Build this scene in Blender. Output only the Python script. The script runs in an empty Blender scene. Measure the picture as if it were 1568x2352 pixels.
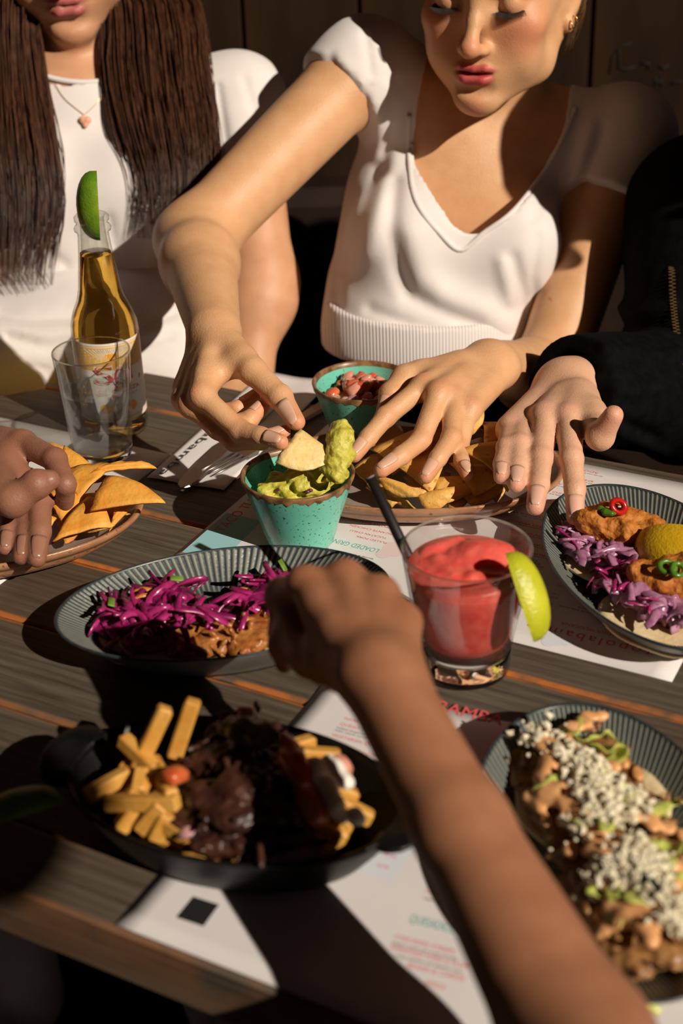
import bpy, math, random
import numpy as np
from mathutils import Vector, Matrix, Euler

# ------------------------------------------------------------------ camera, light, exposure
# Working unit: centimetres, z = 0 on the table top.  World = metres, table top at 0.75 m.
TOP = 75.0
FPX = 3267.0                       # 50 mm lens on a 36 mm tall frame, in pixels of the 1568 x 2352 photo
TH, RO, CH = math.radians(29), math.radians(2.0), 56.8
FW = np.array([0, math.cos(TH), -math.sin(TH)])
_r0 = np.array([1., 0, 0]); _u0 = np.array([0, math.sin(TH), math.cos(TH)])
RT = math.cos(RO)*_r0 - math.sin(RO)*_u0
UP = math.sin(RO)*_r0 + math.cos(RO)*_u0
CAM = np.array([0, 0, CH])

scene = bpy.context.scene
col = scene.collection
cd = bpy.data.cameras.new('camera'); cam = bpy.data.objects.new('camera', cd); col.objects.link(cam)
cam.matrix_world = Matrix(((RT[0], UP[0], -FW[0], 0), (RT[1], UP[1], -FW[1], 0),
                           (RT[2], UP[2], -FW[2], (CH+TOP)/100), (0, 0, 0, 1)))
cd.sensor_fit = 'VERTICAL'; cd.sensor_height = 36; cd.sensor_width = 24; cd.lens = 50
cd.clip_start = 0.02
cd.dof.use_dof = True; cd.dof.focus_distance = 1.13; cd.dof.aperture_fstop = 5.0
scene.camera = cam

w = bpy.data.worlds.new('room_ambient'); scene.world = w; w.use_nodes = True
w.node_tree.nodes['Background'].inputs[0].default_value = (1.0, .70, .62, 1)
w.node_tree.nodes['Background'].inputs[1].default_value = 0.012

SUNV = np.array([1.05, -1.1, 1.0])          # towards the sun
sd = bpy.data.lights.new('sun', 'SUN'); sun = bpy.data.objects.new('sun', sd); col.objects.link(sun)
sd.energy = 4.6; sd.color = (1.0, .885, .73); sd.angle = math.radians(.6)
sun.rotation_euler = Vector(SUNV).to_track_quat('Z', 'Y').to_euler()
sun.location = (2.5, -2.5, 3.5)

vs = scene.view_settings
vs.view_transform = 'Standard'; vs.look = 'None'; vs.gamma = 1.0; vs.use_curve_mapping = False
vs.exposure = 0.0

# ------------------------------------------------------------------ picture-to-place helpers
def ray(x, y): return FW + (x-784)/FPX*RT - (y-1176)/FPX*UP
def at(x, y, z=0.):                                    # the point at height z seen at a pixel
    d = ray(x, y); return CAM + d*((z-CH)/d[2])
def P(x, y, dep): return CAM + ray(x, y)*dep           # the point at a given depth
def bone(p0, x, y, L, s=1):                            # next joint at bone length L from p0
    d = ray(x, y); o = CAM - p0
    a = d@d; b = 2*o@d; c = o@o - L*L
    q = b*b - 4*a*c
    t = (-b + s*math.sqrt(max(q, 0)))/(2*a)
    return CAM + d*t
def chain(p0, items, s=1):
    out = [p0]
    for it in items:
        x, y, L = it[:3]; out.append(bone(out[-1], x, y, L, it[3] if len(it) > 3 else s))
    return out
def W(p): return (p[0]/100, p[1]/100, (p[2]+TOP)/100)
def nrm(v): v = np.asarray(v, float); return v/(np.linalg.norm(v)+1e-9)
rnd = random.Random(7); rng = np.random.default_rng(5)

# ------------------------------------------------------------------ objects
def props(o, label=None, cat=None, group=None, kind=None):
    if label: o['label'] = label
    if cat: o['category'] = cat
    if group: o['group'] = group
    if kind: o['kind'] = kind
    return o
def thing(name, loc, label, cat, group=None, kind=None):
    o = bpy.data.objects.new(name, None); col.objects.link(o)
    o.empty_display_size = .02
    o.location = W(loc)
    return props(o, label, cat, group, kind)
def mkmesh(name, V, F, mats, parent=None, smooth=True, mi=None, attrs=None, loc=None):
    """V in cm (table coordinates, or relative to loc); linked as one object."""
    V = np.asarray(V, float)
    org = np.zeros(3) if parent is None else None
    me = bpy.data.meshes.new(name)
    if loc is None:
        base = np.array([V[:, 0].mean(), V[:, 1].mean(), V[:, 2].min()]) if parent is None else None
    else: base = np.asarray(loc, float)
    if parent is not None and loc is None:
        pl = parent_org(parent)
        Vl = (V - pl)/100
    else:
        Vl = (V - base)/100 if loc is None else V/100
    me.from_pydata(Vl.tolist(), [], [tuple(int(i) for i in f) for f in F])
    if not isinstance(mats, (list, tuple)): mats = [mats]
    for m in mats: me.materials.append(m)
    if mi is not None: me.polygons.foreach_set('material_index', np.asarray(mi, np.int32))
    if smooth: me.polygons.foreach_set('use_smooth', np.ones(len(me.polygons), bool))
    if attrs:
        for k, v in attrs.items():
            a = me.attributes.new(k, 'FLOAT', 'POINT'); a.data.foreach_set('value', np.asarray(v, np.float32))
    me.update()
    o = bpy.data.objects.new(name, me); col.objects.link(o)
    if parent is not None:
        o.parent = parent
        if loc is not None: o.location = Vector(((base - parent_org(parent))/100).tolist())
    else: o.location = W(base)
    return o
def parent_org(p):
    v = np.zeros(3)
    q = p
    while q is not None:
        l = q.location; v += np.array([l.x*100, l.y*100, l.z*100]); q = q.parent
    v[2] -= TOP
    return v
def link_copy(src, parent=None, loc=None, rot=None, scale=None):
    c = src.copy(); col.objects.link(c); c.parent = parent
    if loc is not None:
        base = parent_org(parent) if parent is not None else np.array([0, 0, -TOP])
        c.location = Vector(((np.asarray(loc, float) - base)/100).tolist())
    if rot is not None: c.rotation_euler = rot
    if scale is not None: c.scale = (scale,)*3 if not hasattr(scale, '__len__') else scale
    return c

# ------------------------------------------------------------------ materials
def newmat(name):
    m = bpy.data.materials.new(name); m.use_nodes = True
    nt = m.node_tree; return m, nt, nt.nodes['Principled BSDF']
def setin(b, **kw):
    al = dict(rough='Roughness', metal='Metallic', spec='Specular IOR Level', trans='Transmission Weight', ior='IOR',
              sss='Subsurface Weight', sss_s='Subsurface Scale', coat='Coat Weight', alpha='Alpha', sheen='Sheen Weight')
    for k, v in kw.items(): b.inputs[al[k]].default_value = v
def C4(c): return (c[0], c[1], c[2], 1)
def mat(name, c, c2=None, scale=20., detail=4., lo=.35, hi=.65, bump=0., bscale=None, coords='Object', stretch=None, c3=None, sc3=60., **kw):
    """plain / two-tone noise material with optional fine bump. scale is per metre."""
    m, nt, b = newmat(name); b.inputs['Base Color'].default_value = C4(c)
    setin(b, **kw)
    N = nt.nodes; L = nt.links
    tc = N.new('ShaderNodeTexCoord'); src = tc.outputs[coords]
    if stretch:
        mp = N.new('ShaderNodeMapping'); mp.inputs['Scale'].default_value = stretch
        if len(stretch) > 3: pass
        L.new(src, mp.inputs[0]); src = mp.outputs[0]
    if c2 is not None:
        n = N.new('ShaderNodeTexNoise'); n.inputs['Scale'].default_value = scale; n.inputs['Detail'].default_value = detail
        L.new(src, n.inputs['Vector'])
        r = N.new('ShaderNodeValToRGB'); r.color_ramp.elements[0].position = lo; r.color_ramp.elements[1].position = hi
        r.color_ramp.elements[0].color = C4(c); r.color_ramp.elements[1].color = C4(c2)
        L.new(n.outputs['Fac'], r.inputs[0]); out = r.outputs[0]
        if c3 is not None:
            n3 = N.new('ShaderNodeTexNoise'); n3.inputs['Scale'].default_value = sc3; n3.inputs['Detail'].default_value = 2
            L.new(src, n3.inputs['Vector'])
            r3 = N.new('ShaderNodeValToRGB'); r3.color_ramp.elements[0].position = .62; r3.color_ramp.elements[1].position = .7
            r3.color_ramp.elements[0].color = (0, 0, 0, 1); r3.color_ramp.elements[1].color = (1, 1, 1, 1)
            L.new(n3.outputs['Fac'], r3.inputs[0])
            mx = N.new('ShaderNodeMixRGB'); L.new(r3.outputs[0], mx.inputs[0]); L.new(out, mx.inputs[1]); mx.inputs[2].default_value = C4(c3)
            out = mx.outputs[0]
        L.new(out, b.inputs['Base Color'])
    if bump:
        n = N.new('ShaderNodeTexNoise'); n.inputs['Scale'].default_value = bscale or scale*3; n.inputs['Detail'].default_value = 6
        L.new(src, n.inputs['Vector'])
        bp = N.new('ShaderNodeBump'); bp.inputs['Strength'].default_value = bump; bp.inputs['Distance'].default_value = .002
        L.new(n.outputs['Fac'], bp.inputs['Height']); L.new(bp.outputs[0], b.inputs['Normal'])
    return m
def attr_mix(m, attr, color, nodeinput='Base Color'):
    """mix a colour in where the mesh carries attribute attr (lips, blush, rim glaze ...)"""
    nt = m.node_tree; N = nt.nodes; L = nt.links; b = N['Principled BSDF']
    a = N.new('ShaderNodeAttribute'); a.attribute_name = attr
    mx = N.new('ShaderNodeMixRGB'); mx.inputs[2].default_value = C4(color)
    L.new(a.outputs['Fac'], mx.inputs[0])
    s = b.inputs[nodeinput]
    if s.links: L.new(s.links[0].from_socket, mx.inputs[1])
    else: mx.inputs[1].default_value = s.default_value
    L.new(mx.outputs[0], s)
    return m
def skin(name, c, c2, blush, lips=None):
    m = mat(name, c, c2, scale=60, lo=.3, hi=.75, bump=.22, bscale=650, rough=.47, sss=.12, sss_s=.006, spec=.42)
    m.node_tree.nodes['Principled BSDF'].inputs['Subsurface Radius'].default_value = (1, .35, .2)
    attr_mix(m, 'blush', blush)
    if lips: attr_mix(m, 'lips', lips)
    return m
def clear_glass(name, tint=(1, 1, 1), gloss=.04, ior=1.5, body=.45):
    """thin clear wall: lets light straight through, mirror glints by Fresnel"""
    m = bpy.data.materials.new(name); m.use_nodes = True; nt = m.node_tree; N = nt.nodes; L = nt.links
    N.remove(N['Principled BSDF'])
    t = N.new('ShaderNodeBsdfTransparent'); t.inputs[0].default_value = C4(tint)
    g = N.new('ShaderNodeBsdfGlossy'); g.inputs['Roughness'].default_value = gloss
    f = N.new('ShaderNodeFresnel'); ge = N.new('ShaderNodeNewGeometry'); mi_ = N.new('ShaderNodeMix')
    mi_.inputs['A'].default_value = ior; mi_.inputs['B'].default_value = 1/ior      # the same thin-wall glint from inside and outside
    L.new(ge.outputs['Backfacing'], mi_.inputs['Factor']); L.new(mi_.outputs['Result'], f.inputs[0])
    mx = N.new('ShaderNodeMixShader'); L.new(f.outputs[0], mx.inputs[0]); L.new(t.outputs[0], mx.inputs[1]); L.new(g.outputs[0], mx.inputs[2])
    gl = N.new('ShaderNodeBsdfGlass'); gl.inputs['IOR'].default_value = 1.35; gl.inputs['Roughness'].default_value = 0; gl.inputs[0].default_value = C4(tint)
    m2 = N.new('ShaderNodeMixShader'); m2.inputs[0].default_value = body; L.new(mx.outputs[0], m2.inputs[1]); L.new(gl.outputs[0], m2.inputs[2])
    L.new(m2.outputs[0], N['Material Output'].inputs[0]); return m

# ------------------------------------------------------------------ distance-field modeller (organic shapes)
def c_(a, b, ra, rb=None): return ('c', np.asarray(a, np.float32), np.asarray(b, np.float32), ra, ra if rb is None else rb)
def e_(c, r, R=None): return ('e', np.asarray(c, np.float32), np.asarray((r,)*3 if np.isscalar(r) else r, np.float32), None if R is None else np.asarray(R, np.float32))
def g_(ops): return ('g', ops)
def pl_(p, n): return ('p', np.asarray(p, np.float32), nrm(n).astype(np.float32))
def u(pr, k=.5): return ('u', k, pr)
def s(pr, k=.2): return ('s', k, pr)
def ix(pr, k=.1): return ('i', k, pr)
def nz(fn, amp): return ('n', amp, fn)
def ev1(pr, X):
    t = pr[0]
    if t == 'c':
        a, b, ra, rb = pr[1:]; ba = b-a; pa = X-a
        h = np.clip(pa@ba/(ba@ba+1e-9), 0, 1)
        return np.sqrt(((pa - h[:, None]*ba)**2).sum(1)) - (ra + (rb-ra)*h)
    if t == 'e':
        c, r, R = pr[1:]; q = X-c
        if R is not None: q = q@R
        k0 = np.sqrt(((q/r)**2).sum(1)); k1 = np.sqrt(((q/(r*r))**2).sum(1))
        return np.where(k1 > 1e-6, k0*(k0-1)/np.maximum(k1, 1e-6), -r.min())
    if t == 'p': return (X-pr[1])@pr[2]
    return ev(pr[1], X)
def ev(ops, X):
    d = None
    for op, k, pr in ops:
        if op == 'n': d = d + pr(X); continue
        di = ev1(pr, X)
        if d is None: d = di; continue
        if op == 'u':
            h = np.maximum(k-np.abs(d-di), 0)/k; d = np.minimum(d, di) - h*h*k*.25
        else:
            dj = -di if op == 's' else di
            h = np.maximum(k-np.abs(d-dj), 0)/k; d = np.maximum(d, dj) + h*h*k*.25
    return d
def bbox(ops):
    lo = np.full(3, 1e9); hi = -lo
    for op, k, pr in ops:
        if op != 'u': continue
        if pr[0] == 'c':
            for p, r in ((pr[1], pr[3]), (pr[2], pr[4])): lo = np.minimum(lo, p-r); hi = np.maximum(hi, p+r)
        elif pr[0] == 'e':
            r = pr[2].max() if pr[3] is not None else pr[2]; lo = np.minimum(lo, pr[1]-r); hi = np.maximum(hi, pr[1]+r)
        elif pr[0] == 'g':
            l, h = bbox(pr[1]); lo = np.minimum(lo, l); hi = np.maximum(hi, h)
    return lo, hi
EDG = [(0, 1), (2, 3), (4, 5), (6, 7), (0, 2), (1, 3), (4, 6), (5, 7), (0, 4), (1, 5), (2, 6), (3, 7)]
def sdf(ops, vox, n=14):
    """sparse surface nets over a signed distance field -> verts, quads"""
    lo, hi = bbox(ops); lo = lo-3*vox-.4; hi = hi+3*vox+.4
    bs = n*vox
    nb = np.ceil((hi-lo)/bs).astype(int)
    gi = np.stack(np.meshgrid(*[np.arange(k) for k in nb], indexing='ij'), -1).reshape(-1, 3)
    cen = (lo + (gi+.5)*bs).astype(np.float32)
    dall = ev(ops, cen); diag = bs*math.sqrt(3)
    amp = sum(k for op, k, pr in ops if op == 'n')
    act = np.abs(dall) < diag*.75 + amp + .3
    gi = gi[act]; cen = cen[act]
    def tree(ops_):
        D_ = [None if op == 'n' else ev1(pr, cen) for op, k, pr in ops_]
        ch = [tree(pr[1]) if op != 'n' and pr[0] == 'g' else None for op, k, pr in ops_]
        return ops_, D_, np.min(np.stack([d for d, (op, k, pr) in zip(D_, ops_) if op == 'u']), 0), ch
    def cull(tr, b):
        ops_, D_, um, ch = tr; sub = []
        for j, (op, k, pr) in enumerate(ops_):
            if op in 'ni' or (op == 'u' and D_[j][b] < um[b]+diag*1.15+k) or (op == 's' and D_[j][b] < diag*.65+k):
                sub.append((op, k, ('g', cull(ch[j], b))) if ch[j] is not None else ops_[j])
        if sub[0][0] != 'u': sub.sort(key=lambda q: q[0] != 'u')
        return sub
    T_ = tree(ops)
    ar = np.arange(n+1)
    lat = np.stack(np.meshgrid(ar, ar, ar, indexing='ij'), -1).reshape(-1, 3)
    latf = (lat*vox).astype(np.float32)
    G = nb*n + 2
    cellV = []; cellI = []; FQ = []
    cid = lambda i: ((i[..., 0]*G[1] + i[..., 1])*G[2] + i[..., 2])
    for b in range(len(gi)):
        sub = cull(T_, b)
        org = gi[b]*n
        v = ev(sub, latf + (lo+gi[b]*bs).astype(np.float32)).reshape(n+1, n+1, n+1)
        sg = v < 0
        if sg.all() or not sg.any(): continue
        cs = [sg[i:n+i, j:n+j, k:n+k] for i in (0, 1) for j in (0, 1) for k in (0, 1)]
        cnt = sum(c.astype(np.int8) for c in cs)
        m = (cnt > 0) & (cnt < 8)
        if m.any():
            idx = np.argwhere(m)
            cv = np.stack([v[i:n+i, j:n+j, k:n+k][m] for i in (0, 1) for j in (0, 1) for k in (0, 1)], 1)
            off = np.array([(i, j, k) for i in (0, 1) for j in (0, 1) for k in (0, 1)], float)
            acc = np.zeros((len(idx), 3)); num = np.zeros(len(idx))
            for a, c in EDG:
                va, vc = cv[:, a], cv[:, c]; cr = (va < 0) != (vc < 0)
                t = np.where(cr, va/np.where(cr, va-vc, 1), 0)
                acc += np.where(cr[:, None], off[a] + t[:, None]*(off[c]-off[a]), 0); num += cr
            cellV.append(lo + (org + idx + acc/num[:, None])*vox); cellI.append(cid(org+idx))
        for ax in range(3):
            sl0 = [slice(0, n)]*3; sl1 = [slice(0, n)]*3; sl1[ax] = slice(1, n+1)
            A = sg[tuple(sl0)]; B = sg[tuple(sl1)]
            e = np.argwhere(A != B)
            if not len(e): continue
            a1, a2 = (ax+1) % 3, (ax+2) % 3
            o1 = np.zeros(3, int); o1[a1] = 1; o2 = np.zeros(3, int); o2[a2] = 1
            g = e+org
            q = np.stack([cid(g-o1-o2), cid(g-o2), cid(g), cid(g-o1)], 1)
            fl = A[tuple(e.T)]
            q[~fl] = q[~fl][:, ::-1]
            FQ.append(q)
    V = np.concatenate(cellV); I = np.concatenate(cellI); Q = np.concatenate(FQ)
    o = np.argsort(I); I = I[o]; V = V[o]
    p = np.searchsorted(I, Q); p = np.minimum(p, len(I)-1)
    ok = (I[p] == Q).all(1)
    return V, p[ok]
def wob(seed, freq, amp, n=7):
    r = np.random.default_rng(seed)
    k = r.normal(size=(n, 3)); k /= np.linalg.norm(k, axis=1)[:, None]; k *= r.uniform(.6, 1.5, n)[:, None]*freq
    ph = r.uniform(0, 6.28, n)
    k = k.astype(np.float32)
    return nz(lambda X: (np.sin(X@k.T+ph.astype(np.float32)).sum(1)*(amp/n*1.6)), amp)
def hit(ops, x, y, d0, d1, lift=0.):
    """first point of a modelled surface behind a pixel"""
    t = np.linspace(d0, d1, 400); X = (CAM + ray(x, y)*t[:, None]).astype(np.float32)
    v = ev(ops, X); i = np.argmax(v < 0)
    return P(x, y, (t[i] if v[i] < 0 else d1)-lift)
def folds(lines):
    """cloth folds: (amp cm, width px, [(x, y) ...]) ridges and valleys pressed into a surface"""
    segs = []
    for amp, wd, pts in lines:
        for a, b in zip(pts[:-1], pts[1:]): segs.append((amp, wd, np.array(a, float), np.array(b, float)))
    def fn(X):
        q = X-CAM; w_ = q@FW; x = 784+FPX*(q@RT)/w_; y = 1176-FPX*(q@UP)/w_
        d = np.zeros(len(X), np.float32); cur = {}
        for amp, wd, a, b in segs:
            ba = b-a; px_ = x-a[0]; py_ = y-a[1]; h = np.clip((px_*ba[0]+py_*ba[1])/(ba@ba), 0, 1)
            g = np.exp(-((px_-h*ba[0])**2+(py_-h*ba[1])**2)/(wd*wd))
            k = (amp, wd); cur[k] = np.maximum(cur.get(k, 0), g)
        for (amp, wd), g in cur.items(): d -= amp*g
        return d.astype(np.float32)
    return nz(fn, max(abs(l[0]) for l in lines))
def sdf_obj(name, ops, vox, m, parent=None, attrs=None, **kw):
    V, F = sdf(ops, vox)
    return mkmesh(name, V, F, m, parent, attrs=attrs(V) if attrs else None, **kw)
def rotm(x=0, y=0, z=0):
    return np.array(Euler((math.radians(x), math.radians(y), math.radians(z))).to_matrix())

# ------------------------------------------------------------------ plain solids
def boxvf(lo, hi):
    (a, b, c), (d, e, f) = lo, hi
    V = [(a, b, c), (d, b, c), (d, e, c), (a, e, c), (a, b, f), (d, b, f), (d, e, f), (a, e, f)]
    return V, [(3, 2, 1, 0), (4, 5, 6, 7), (0, 1, 5, 4), (1, 2, 6, 5), (2, 3, 7, 6), (3, 0, 4, 7)]
def bevbox(lx, ly, lz, b=.15):
    """box centred on x,y, standing on z=0, edges chamfered"""
    V = []; F = []
    for z, i in ((0, b), (b, 0), (lz-b, 0), (lz, b)):
        x, y = lx/2-i, ly/2-i; c = b*.7
        V += [(-x+c, -y, z), (x-c, -y, z), (x, -y+c, z), (x, y-c, z), (x-c, y, z), (-x+c, y, z), (-x, y-c, z), (-x, -y+c, z)]
    for k in range(3):
        for i in range(8): j = (i+1) % 8; F.append((k*8+i, k*8+j, k*8+8+j, k*8+8+i))
    F.append(tuple(range(7, -1, -1))); F.append(tuple(range(24, 32)))
    return np.array(V), F
def lathe(prof, n=48):
    V = []; F = []
    for r, z in prof:
        for i in range(n):
            t = 2*math.pi*i/n; V.append((r*math.cos(t), r*math.sin(t), z))
    for k in range(len(prof)-1):
        for i in range(n):
            j = (i+1) % n; F.append((k*n+i, k*n+j, (k+1)*n+j, (k+1)*n+i))
    return np.array(V), F
def tube(pts, rad, n=6, cap=True):
    pts = np.asarray(pts, float); m = len(pts); rad = [rad]*m if np.isscalar(rad) else rad
    V = []; F = []; ref = np.array([.31, .52, .8])
    for i in range(m):
        t = nrm(pts[min(i+1, m-1)]-pts[max(i-1, 0)])
        a = nrm(np.cross(t, ref)); b = np.cross(t, a)
        for k in range(n):
            th = 2*math.pi*k/n; V.append(pts[i]+rad[i]*(a*math.cos(th)+b*math.sin(th)))
    for i in range(m-1):
        for k in range(n):
            j = (k+1) % n; F.append((i*n+k, i*n+j, i*n+n+j, i*n+n+k))
    if cap: F.append(tuple(range(n-1, -1, -1))); F.append(tuple((m-1)*n+k for k in range(n)))
    return np.array(V), F
def join(parts):
    V = []; F = []; n = 0
    for v, f in parts: V.append(np.asarray(v)); F += [tuple(i+n for i in q) for q in f]; n += len(v)
    return np.concatenate(V), F
def sheet(V, F, th, nv=None):
    """give a surface grid (V,F) thickness along z or nv"""
    V = np.asarray(V, float); n = len(V); nv = np.array([0, 0, 1.]) if nv is None else nv
    ec = {}
    for f in F:
        for i in range(len(f)):
            a, b = f[i], f[(i+1) % len(f)]; ec[(a, b)] = 1
    out = [tuple(f) for f in F] + [tuple(i+n for i in reversed(f)) for f in F]
    for (a, b) in ec:
        if (b, a) not in ec: out.append((b, a, a+n, b+n))
    return np.concatenate([V, V-nv*th]), out

# ================================================================== THE ROOM
TA = math.radians(28.3)
TD = np.array([math.cos(TA), -math.sin(TA), 0]); TN = np.array([math.sin(TA), math.cos(TA), 0])
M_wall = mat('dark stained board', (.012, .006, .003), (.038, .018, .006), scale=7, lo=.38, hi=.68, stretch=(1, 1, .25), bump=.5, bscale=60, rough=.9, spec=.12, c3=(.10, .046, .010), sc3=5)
M_floor = mat('dark floor boards', (.02, .012, .008), (.035, .02, .012), scale=6, stretch=(4, .3, 1), rough=.9, spec=.1)
M_bench = mat('brown leather', (.012, .006, .004), (.018, .008, .005), scale=30, bump=.25, bscale=300, rough=.6, spec=.2)
M_carve = mat('carved mark', (.007, .004, .002), rough=.9)

V, F = boxvf((-170, 192.6, -TOP), (190, 200, 150))
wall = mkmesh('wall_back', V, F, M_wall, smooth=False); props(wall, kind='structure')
V, F = bevbox(14.6, 2.0, 225, .25)
first = None
for i in range(24):
    x = -168 + 15*i
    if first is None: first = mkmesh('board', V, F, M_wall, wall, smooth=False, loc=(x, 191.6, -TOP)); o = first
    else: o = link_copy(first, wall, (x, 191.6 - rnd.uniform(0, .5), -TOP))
V, F = boxvf((-250, -160, -TOP-4), (250, 200, -TOP))
fl = mkmesh('floor', V, F, M_floor, smooth=False); props(fl, kind='structure')

V, F = boxvf((-170, -120, 225), (110, 200, 230))
ce = mkmesh('ceiling', V, F, M_floor, smooth=False); props(ce, kind='structure')
M_blockb = mat('black lamp metal', (.01, .01, .01), rough=.5, spec=.3); M_added_bulb = mat('unlit bulb', (.6, .55, .45), rough=.3)
blockc = np.array([60.2, -24.5, 85])  # unseen dome added to throw shade on the table's near left
blocker = thing('sun_blocker', blockc+np.array([0, 0, -5]), 'added black dome lamp hanging unlit from the dark ceiling', 'blocker')
V, F = lathe([(7.4, -5), (7.1, -2.5), (5.8, 1.5), (3.8, 4.2), (1.6, 5.4), (1.2, 7.2), (.6, 7.6), (.6, 7.4), (1.0, 5.2), (3.5, 3.9), (5.4, 1.3), (6.8, -2.6), (7.1, -5)], 40); mkmesh('blocker_dome', V+blockc, F, M_blockb, blocker)
V, F = lathe([(.02, -2.6), (1.4, -2.0), (2.0, -.3), (1.5, 1.4), (.9, 2.6), (.9, 4.6)], 20); mkmesh('added_bulb', V+blockc, F, M_added_bulb, blocker)
V, F = tube([blockc+np.array([0, 0, 7.4]), np.array([60.2, -24.5, 225])], .25, 8); mkmesh('cord', V, F, M_blockb, blocker)
def text_vf(txt, w_cm=None, h_cm=None, spacing=1.0):
    """flat lettering: verts in cm with baseline start at the origin, running along +x"""
    cu = bpy.data.curves.new('t', 'FONT'); cu.body = txt; cu.size = 1.0; cu.resolution_u = 3; cu.space_character = spacing
    ob = bpy.data.objects.new('t', cu); col.objects.link(ob)
    dg = bpy.context.evaluated_depsgraph_get(); me = bpy.data.meshes.new_from_object(ob.evaluated_get(dg))
    V = np.array([tuple(v.co) for v in me.vertices]); F = [tuple(p.vertices) for p in me.polygons]
    bpy.data.objects.remove(ob); bpy.data.curves.remove(cu); bpy.data.meshes.remove(me)
    x0, x1 = V[:, 0].min(), V[:, 0].max(); V[:, 0] -= x0
    kx = (w_cm/(x1-x0)) if w_cm else h_cm/.7
    ky = h_cm/.7 if h_cm else kx
    V[:, 0] *= kx; V[:, 1] *= ky; return V, F

# marks scratched into the wall boards behind the table
def wallpt(x, y): return CAM + ray(x, y)*(190.1/ray(x, y)[1])
for st_ in ([(1400, 168), (1406, 130), (1424, 106), (1450, 100)], [(1422, 112), (1422, 156), (1440, 160), (1458, 152)], [(1472, 144), (1490, 146), (1488, 158)], [(1505, 178), (1505, 197)], [(1505, 188), (1519, 187)], [(1519, 178), (1519, 197)], [(1514, 150), (1524, 158), (1536, 148)], [(1540, 192), (1556, 187), (1566, 188)]):
    V, F = tube([wallpt(*q) for q in st_], .13, 5); mkmesh('scratched_mark', V, F, M_carve, wall)

bench = thing('bench', (0, 165, -TOP), 'long dark brown leather bench against the board wall', 'bench')
def put_box(name, lx, ly, lz, cx, cy, z0, m, parent, b=.4):
    V, F = bevbox(lx, ly, lz, b); return mkmesh(name, V+np.array([cx, cy, z0]), F, m, parent, smooth=False)
put_box('seat', 260, 44, 12, 0, 160, -42, M_bench, bench, 2)
put_box('backrest', 260, 9, 40, 0, 185.2, -36, M_bench, bench, 2)
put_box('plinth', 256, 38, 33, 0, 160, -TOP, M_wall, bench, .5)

# ------------------------------------------------------------------ table
def wood_mat():
    m, nt, b = newmat('weathered table plank'); N = nt.nodes; L = nt.links
    tc = N.new('ShaderNodeTexCoord'); mp = N.new('ShaderNodeMapping'); mp.inputs['Scale'].default_value = (1.2, 26, 26)
    oi = N.new('ShaderNodeObjectInfo'); ad = N.new('ShaderNodeVectorMath'); ad.operation = 'ADD'
    mm = N.new('ShaderNodeVectorMath'); mm.operation = 'SCALE'; mm.inputs['Scale'].default_value = 7
    cx = N.new('ShaderNodeCombineXYZ'); L.new(oi.outputs['Random'], cx.inputs[0]); L.new(oi.outputs['Random'], cx.inputs[1])
    L.new(cx.outputs[0], mm.inputs[0]); L.new(tc.outputs['Object'], ad.inputs[0]); L.new(mm.outputs[0], ad.inputs[1])
    L.new(ad.outputs[0], mp.inputs[0])
    n = N.new('ShaderNodeTexNoise'); n.inputs['Scale'].default_value = 8; n.inputs['Detail'].default_value = 8; n.inputs['Roughness'].default_value = .65
    L.new(mp.outputs[0], n.inputs['Vector'])
    r = N.new('ShaderNodeValToRGB'); e = r.color_ramp.elements
    e[0].position = .30; e[0].color = (.036, .026, .017, 1); e[1].position = .72; e[1].color = (.145, .118, .085, 1)
    k = e.new(.5); k.color = (.088, .070, .050, 1)
    L.new(n.outputs['Fac'], r.inputs[0])
    n2 = N.new('ShaderNodeTexNoise'); n2.inputs['Scale'].default_value = 9; n2.inputs['Detail'].default_value = 3
    L.new(ad.outputs[0], n2.inputs['Vector'])
    r2 = N.new('ShaderNodeValToRGB'); r2.color_ramp.elements[0].position = .42; r2.color_ramp.elements[1].position = .7
    r2.color_ramp.elements[0].color = (0, 0, 0, 1); r2.color_ramp.elements[1].color = (.6, .6, .6, 1); L.new(n2.outputs['Fac'], r2.inputs[0])
    mx = N.new('ShaderNodeMixRGB'); L.new(r2.outputs[0], mx.inputs[0]); L.new(r.outputs[0], mx.inputs[1]); mx.inputs[2].default_value = (.075, .038, .022, 1)
    at_ = N.new('ShaderNodeAttribute'); at_.attribute_name = 'edge'
    n3 = N.new('ShaderNodeTexNoise'); n3.inputs['Scale'].default_value = 30; n3.inputs['Detail'].default_value = 4; L.new(ad.outputs[0], n3.inputs['Vector'])
    r3 = N.new('ShaderNodeValToRGB'); r3.color_ramp.elements[0].position = .35; r3.color_ramp.elements[1].position = .55
    L.new(n3.outputs['Fac'], r3.inputs[0])
    ml = N.new('ShaderNodeMath'); ml.operation = 'MULTIPLY'; L.new(at_.outputs['Fac'], ml.inputs[0]); L.new(r3.outputs[0], ml.inputs[1])
    mx2 = N.new('ShaderNodeMixRGB'); L.new(ml.outputs[0], mx2.inputs[0]); L.new(mx.outputs[0], mx2.inputs[1]); mx2.inputs[2].default_value = (.50, .15, .025, 1)
    L.new(mx2.outputs[0], b.inputs['Base Color']); b.inputs['Roughness'].default_value = .62
    bp = N.new('ShaderNodeBump'); bp.inputs['Strength'].default_value = .35; bp.inputs['Distance'].default_value = .001
    L.new(n.outputs['Fac'], bp.inputs['Height']); L.new(bp.outputs[0], b.inputs['Normal'])
    return m
M_plank = wood_mat()
table = thing('table', (0, 0, 0), 'weathered grey brown plank table with orange worn plank edges', 'table')
table.rotation_euler = (0, 0, -TA)
edges = [43.6, 48.6, 57.3, 66.0, 74.7, 83.4, 92.1, 100.8, 108.2]
worn = [.25, .25, .35, .8, 1., .7, .5, .6, .3]
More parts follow.
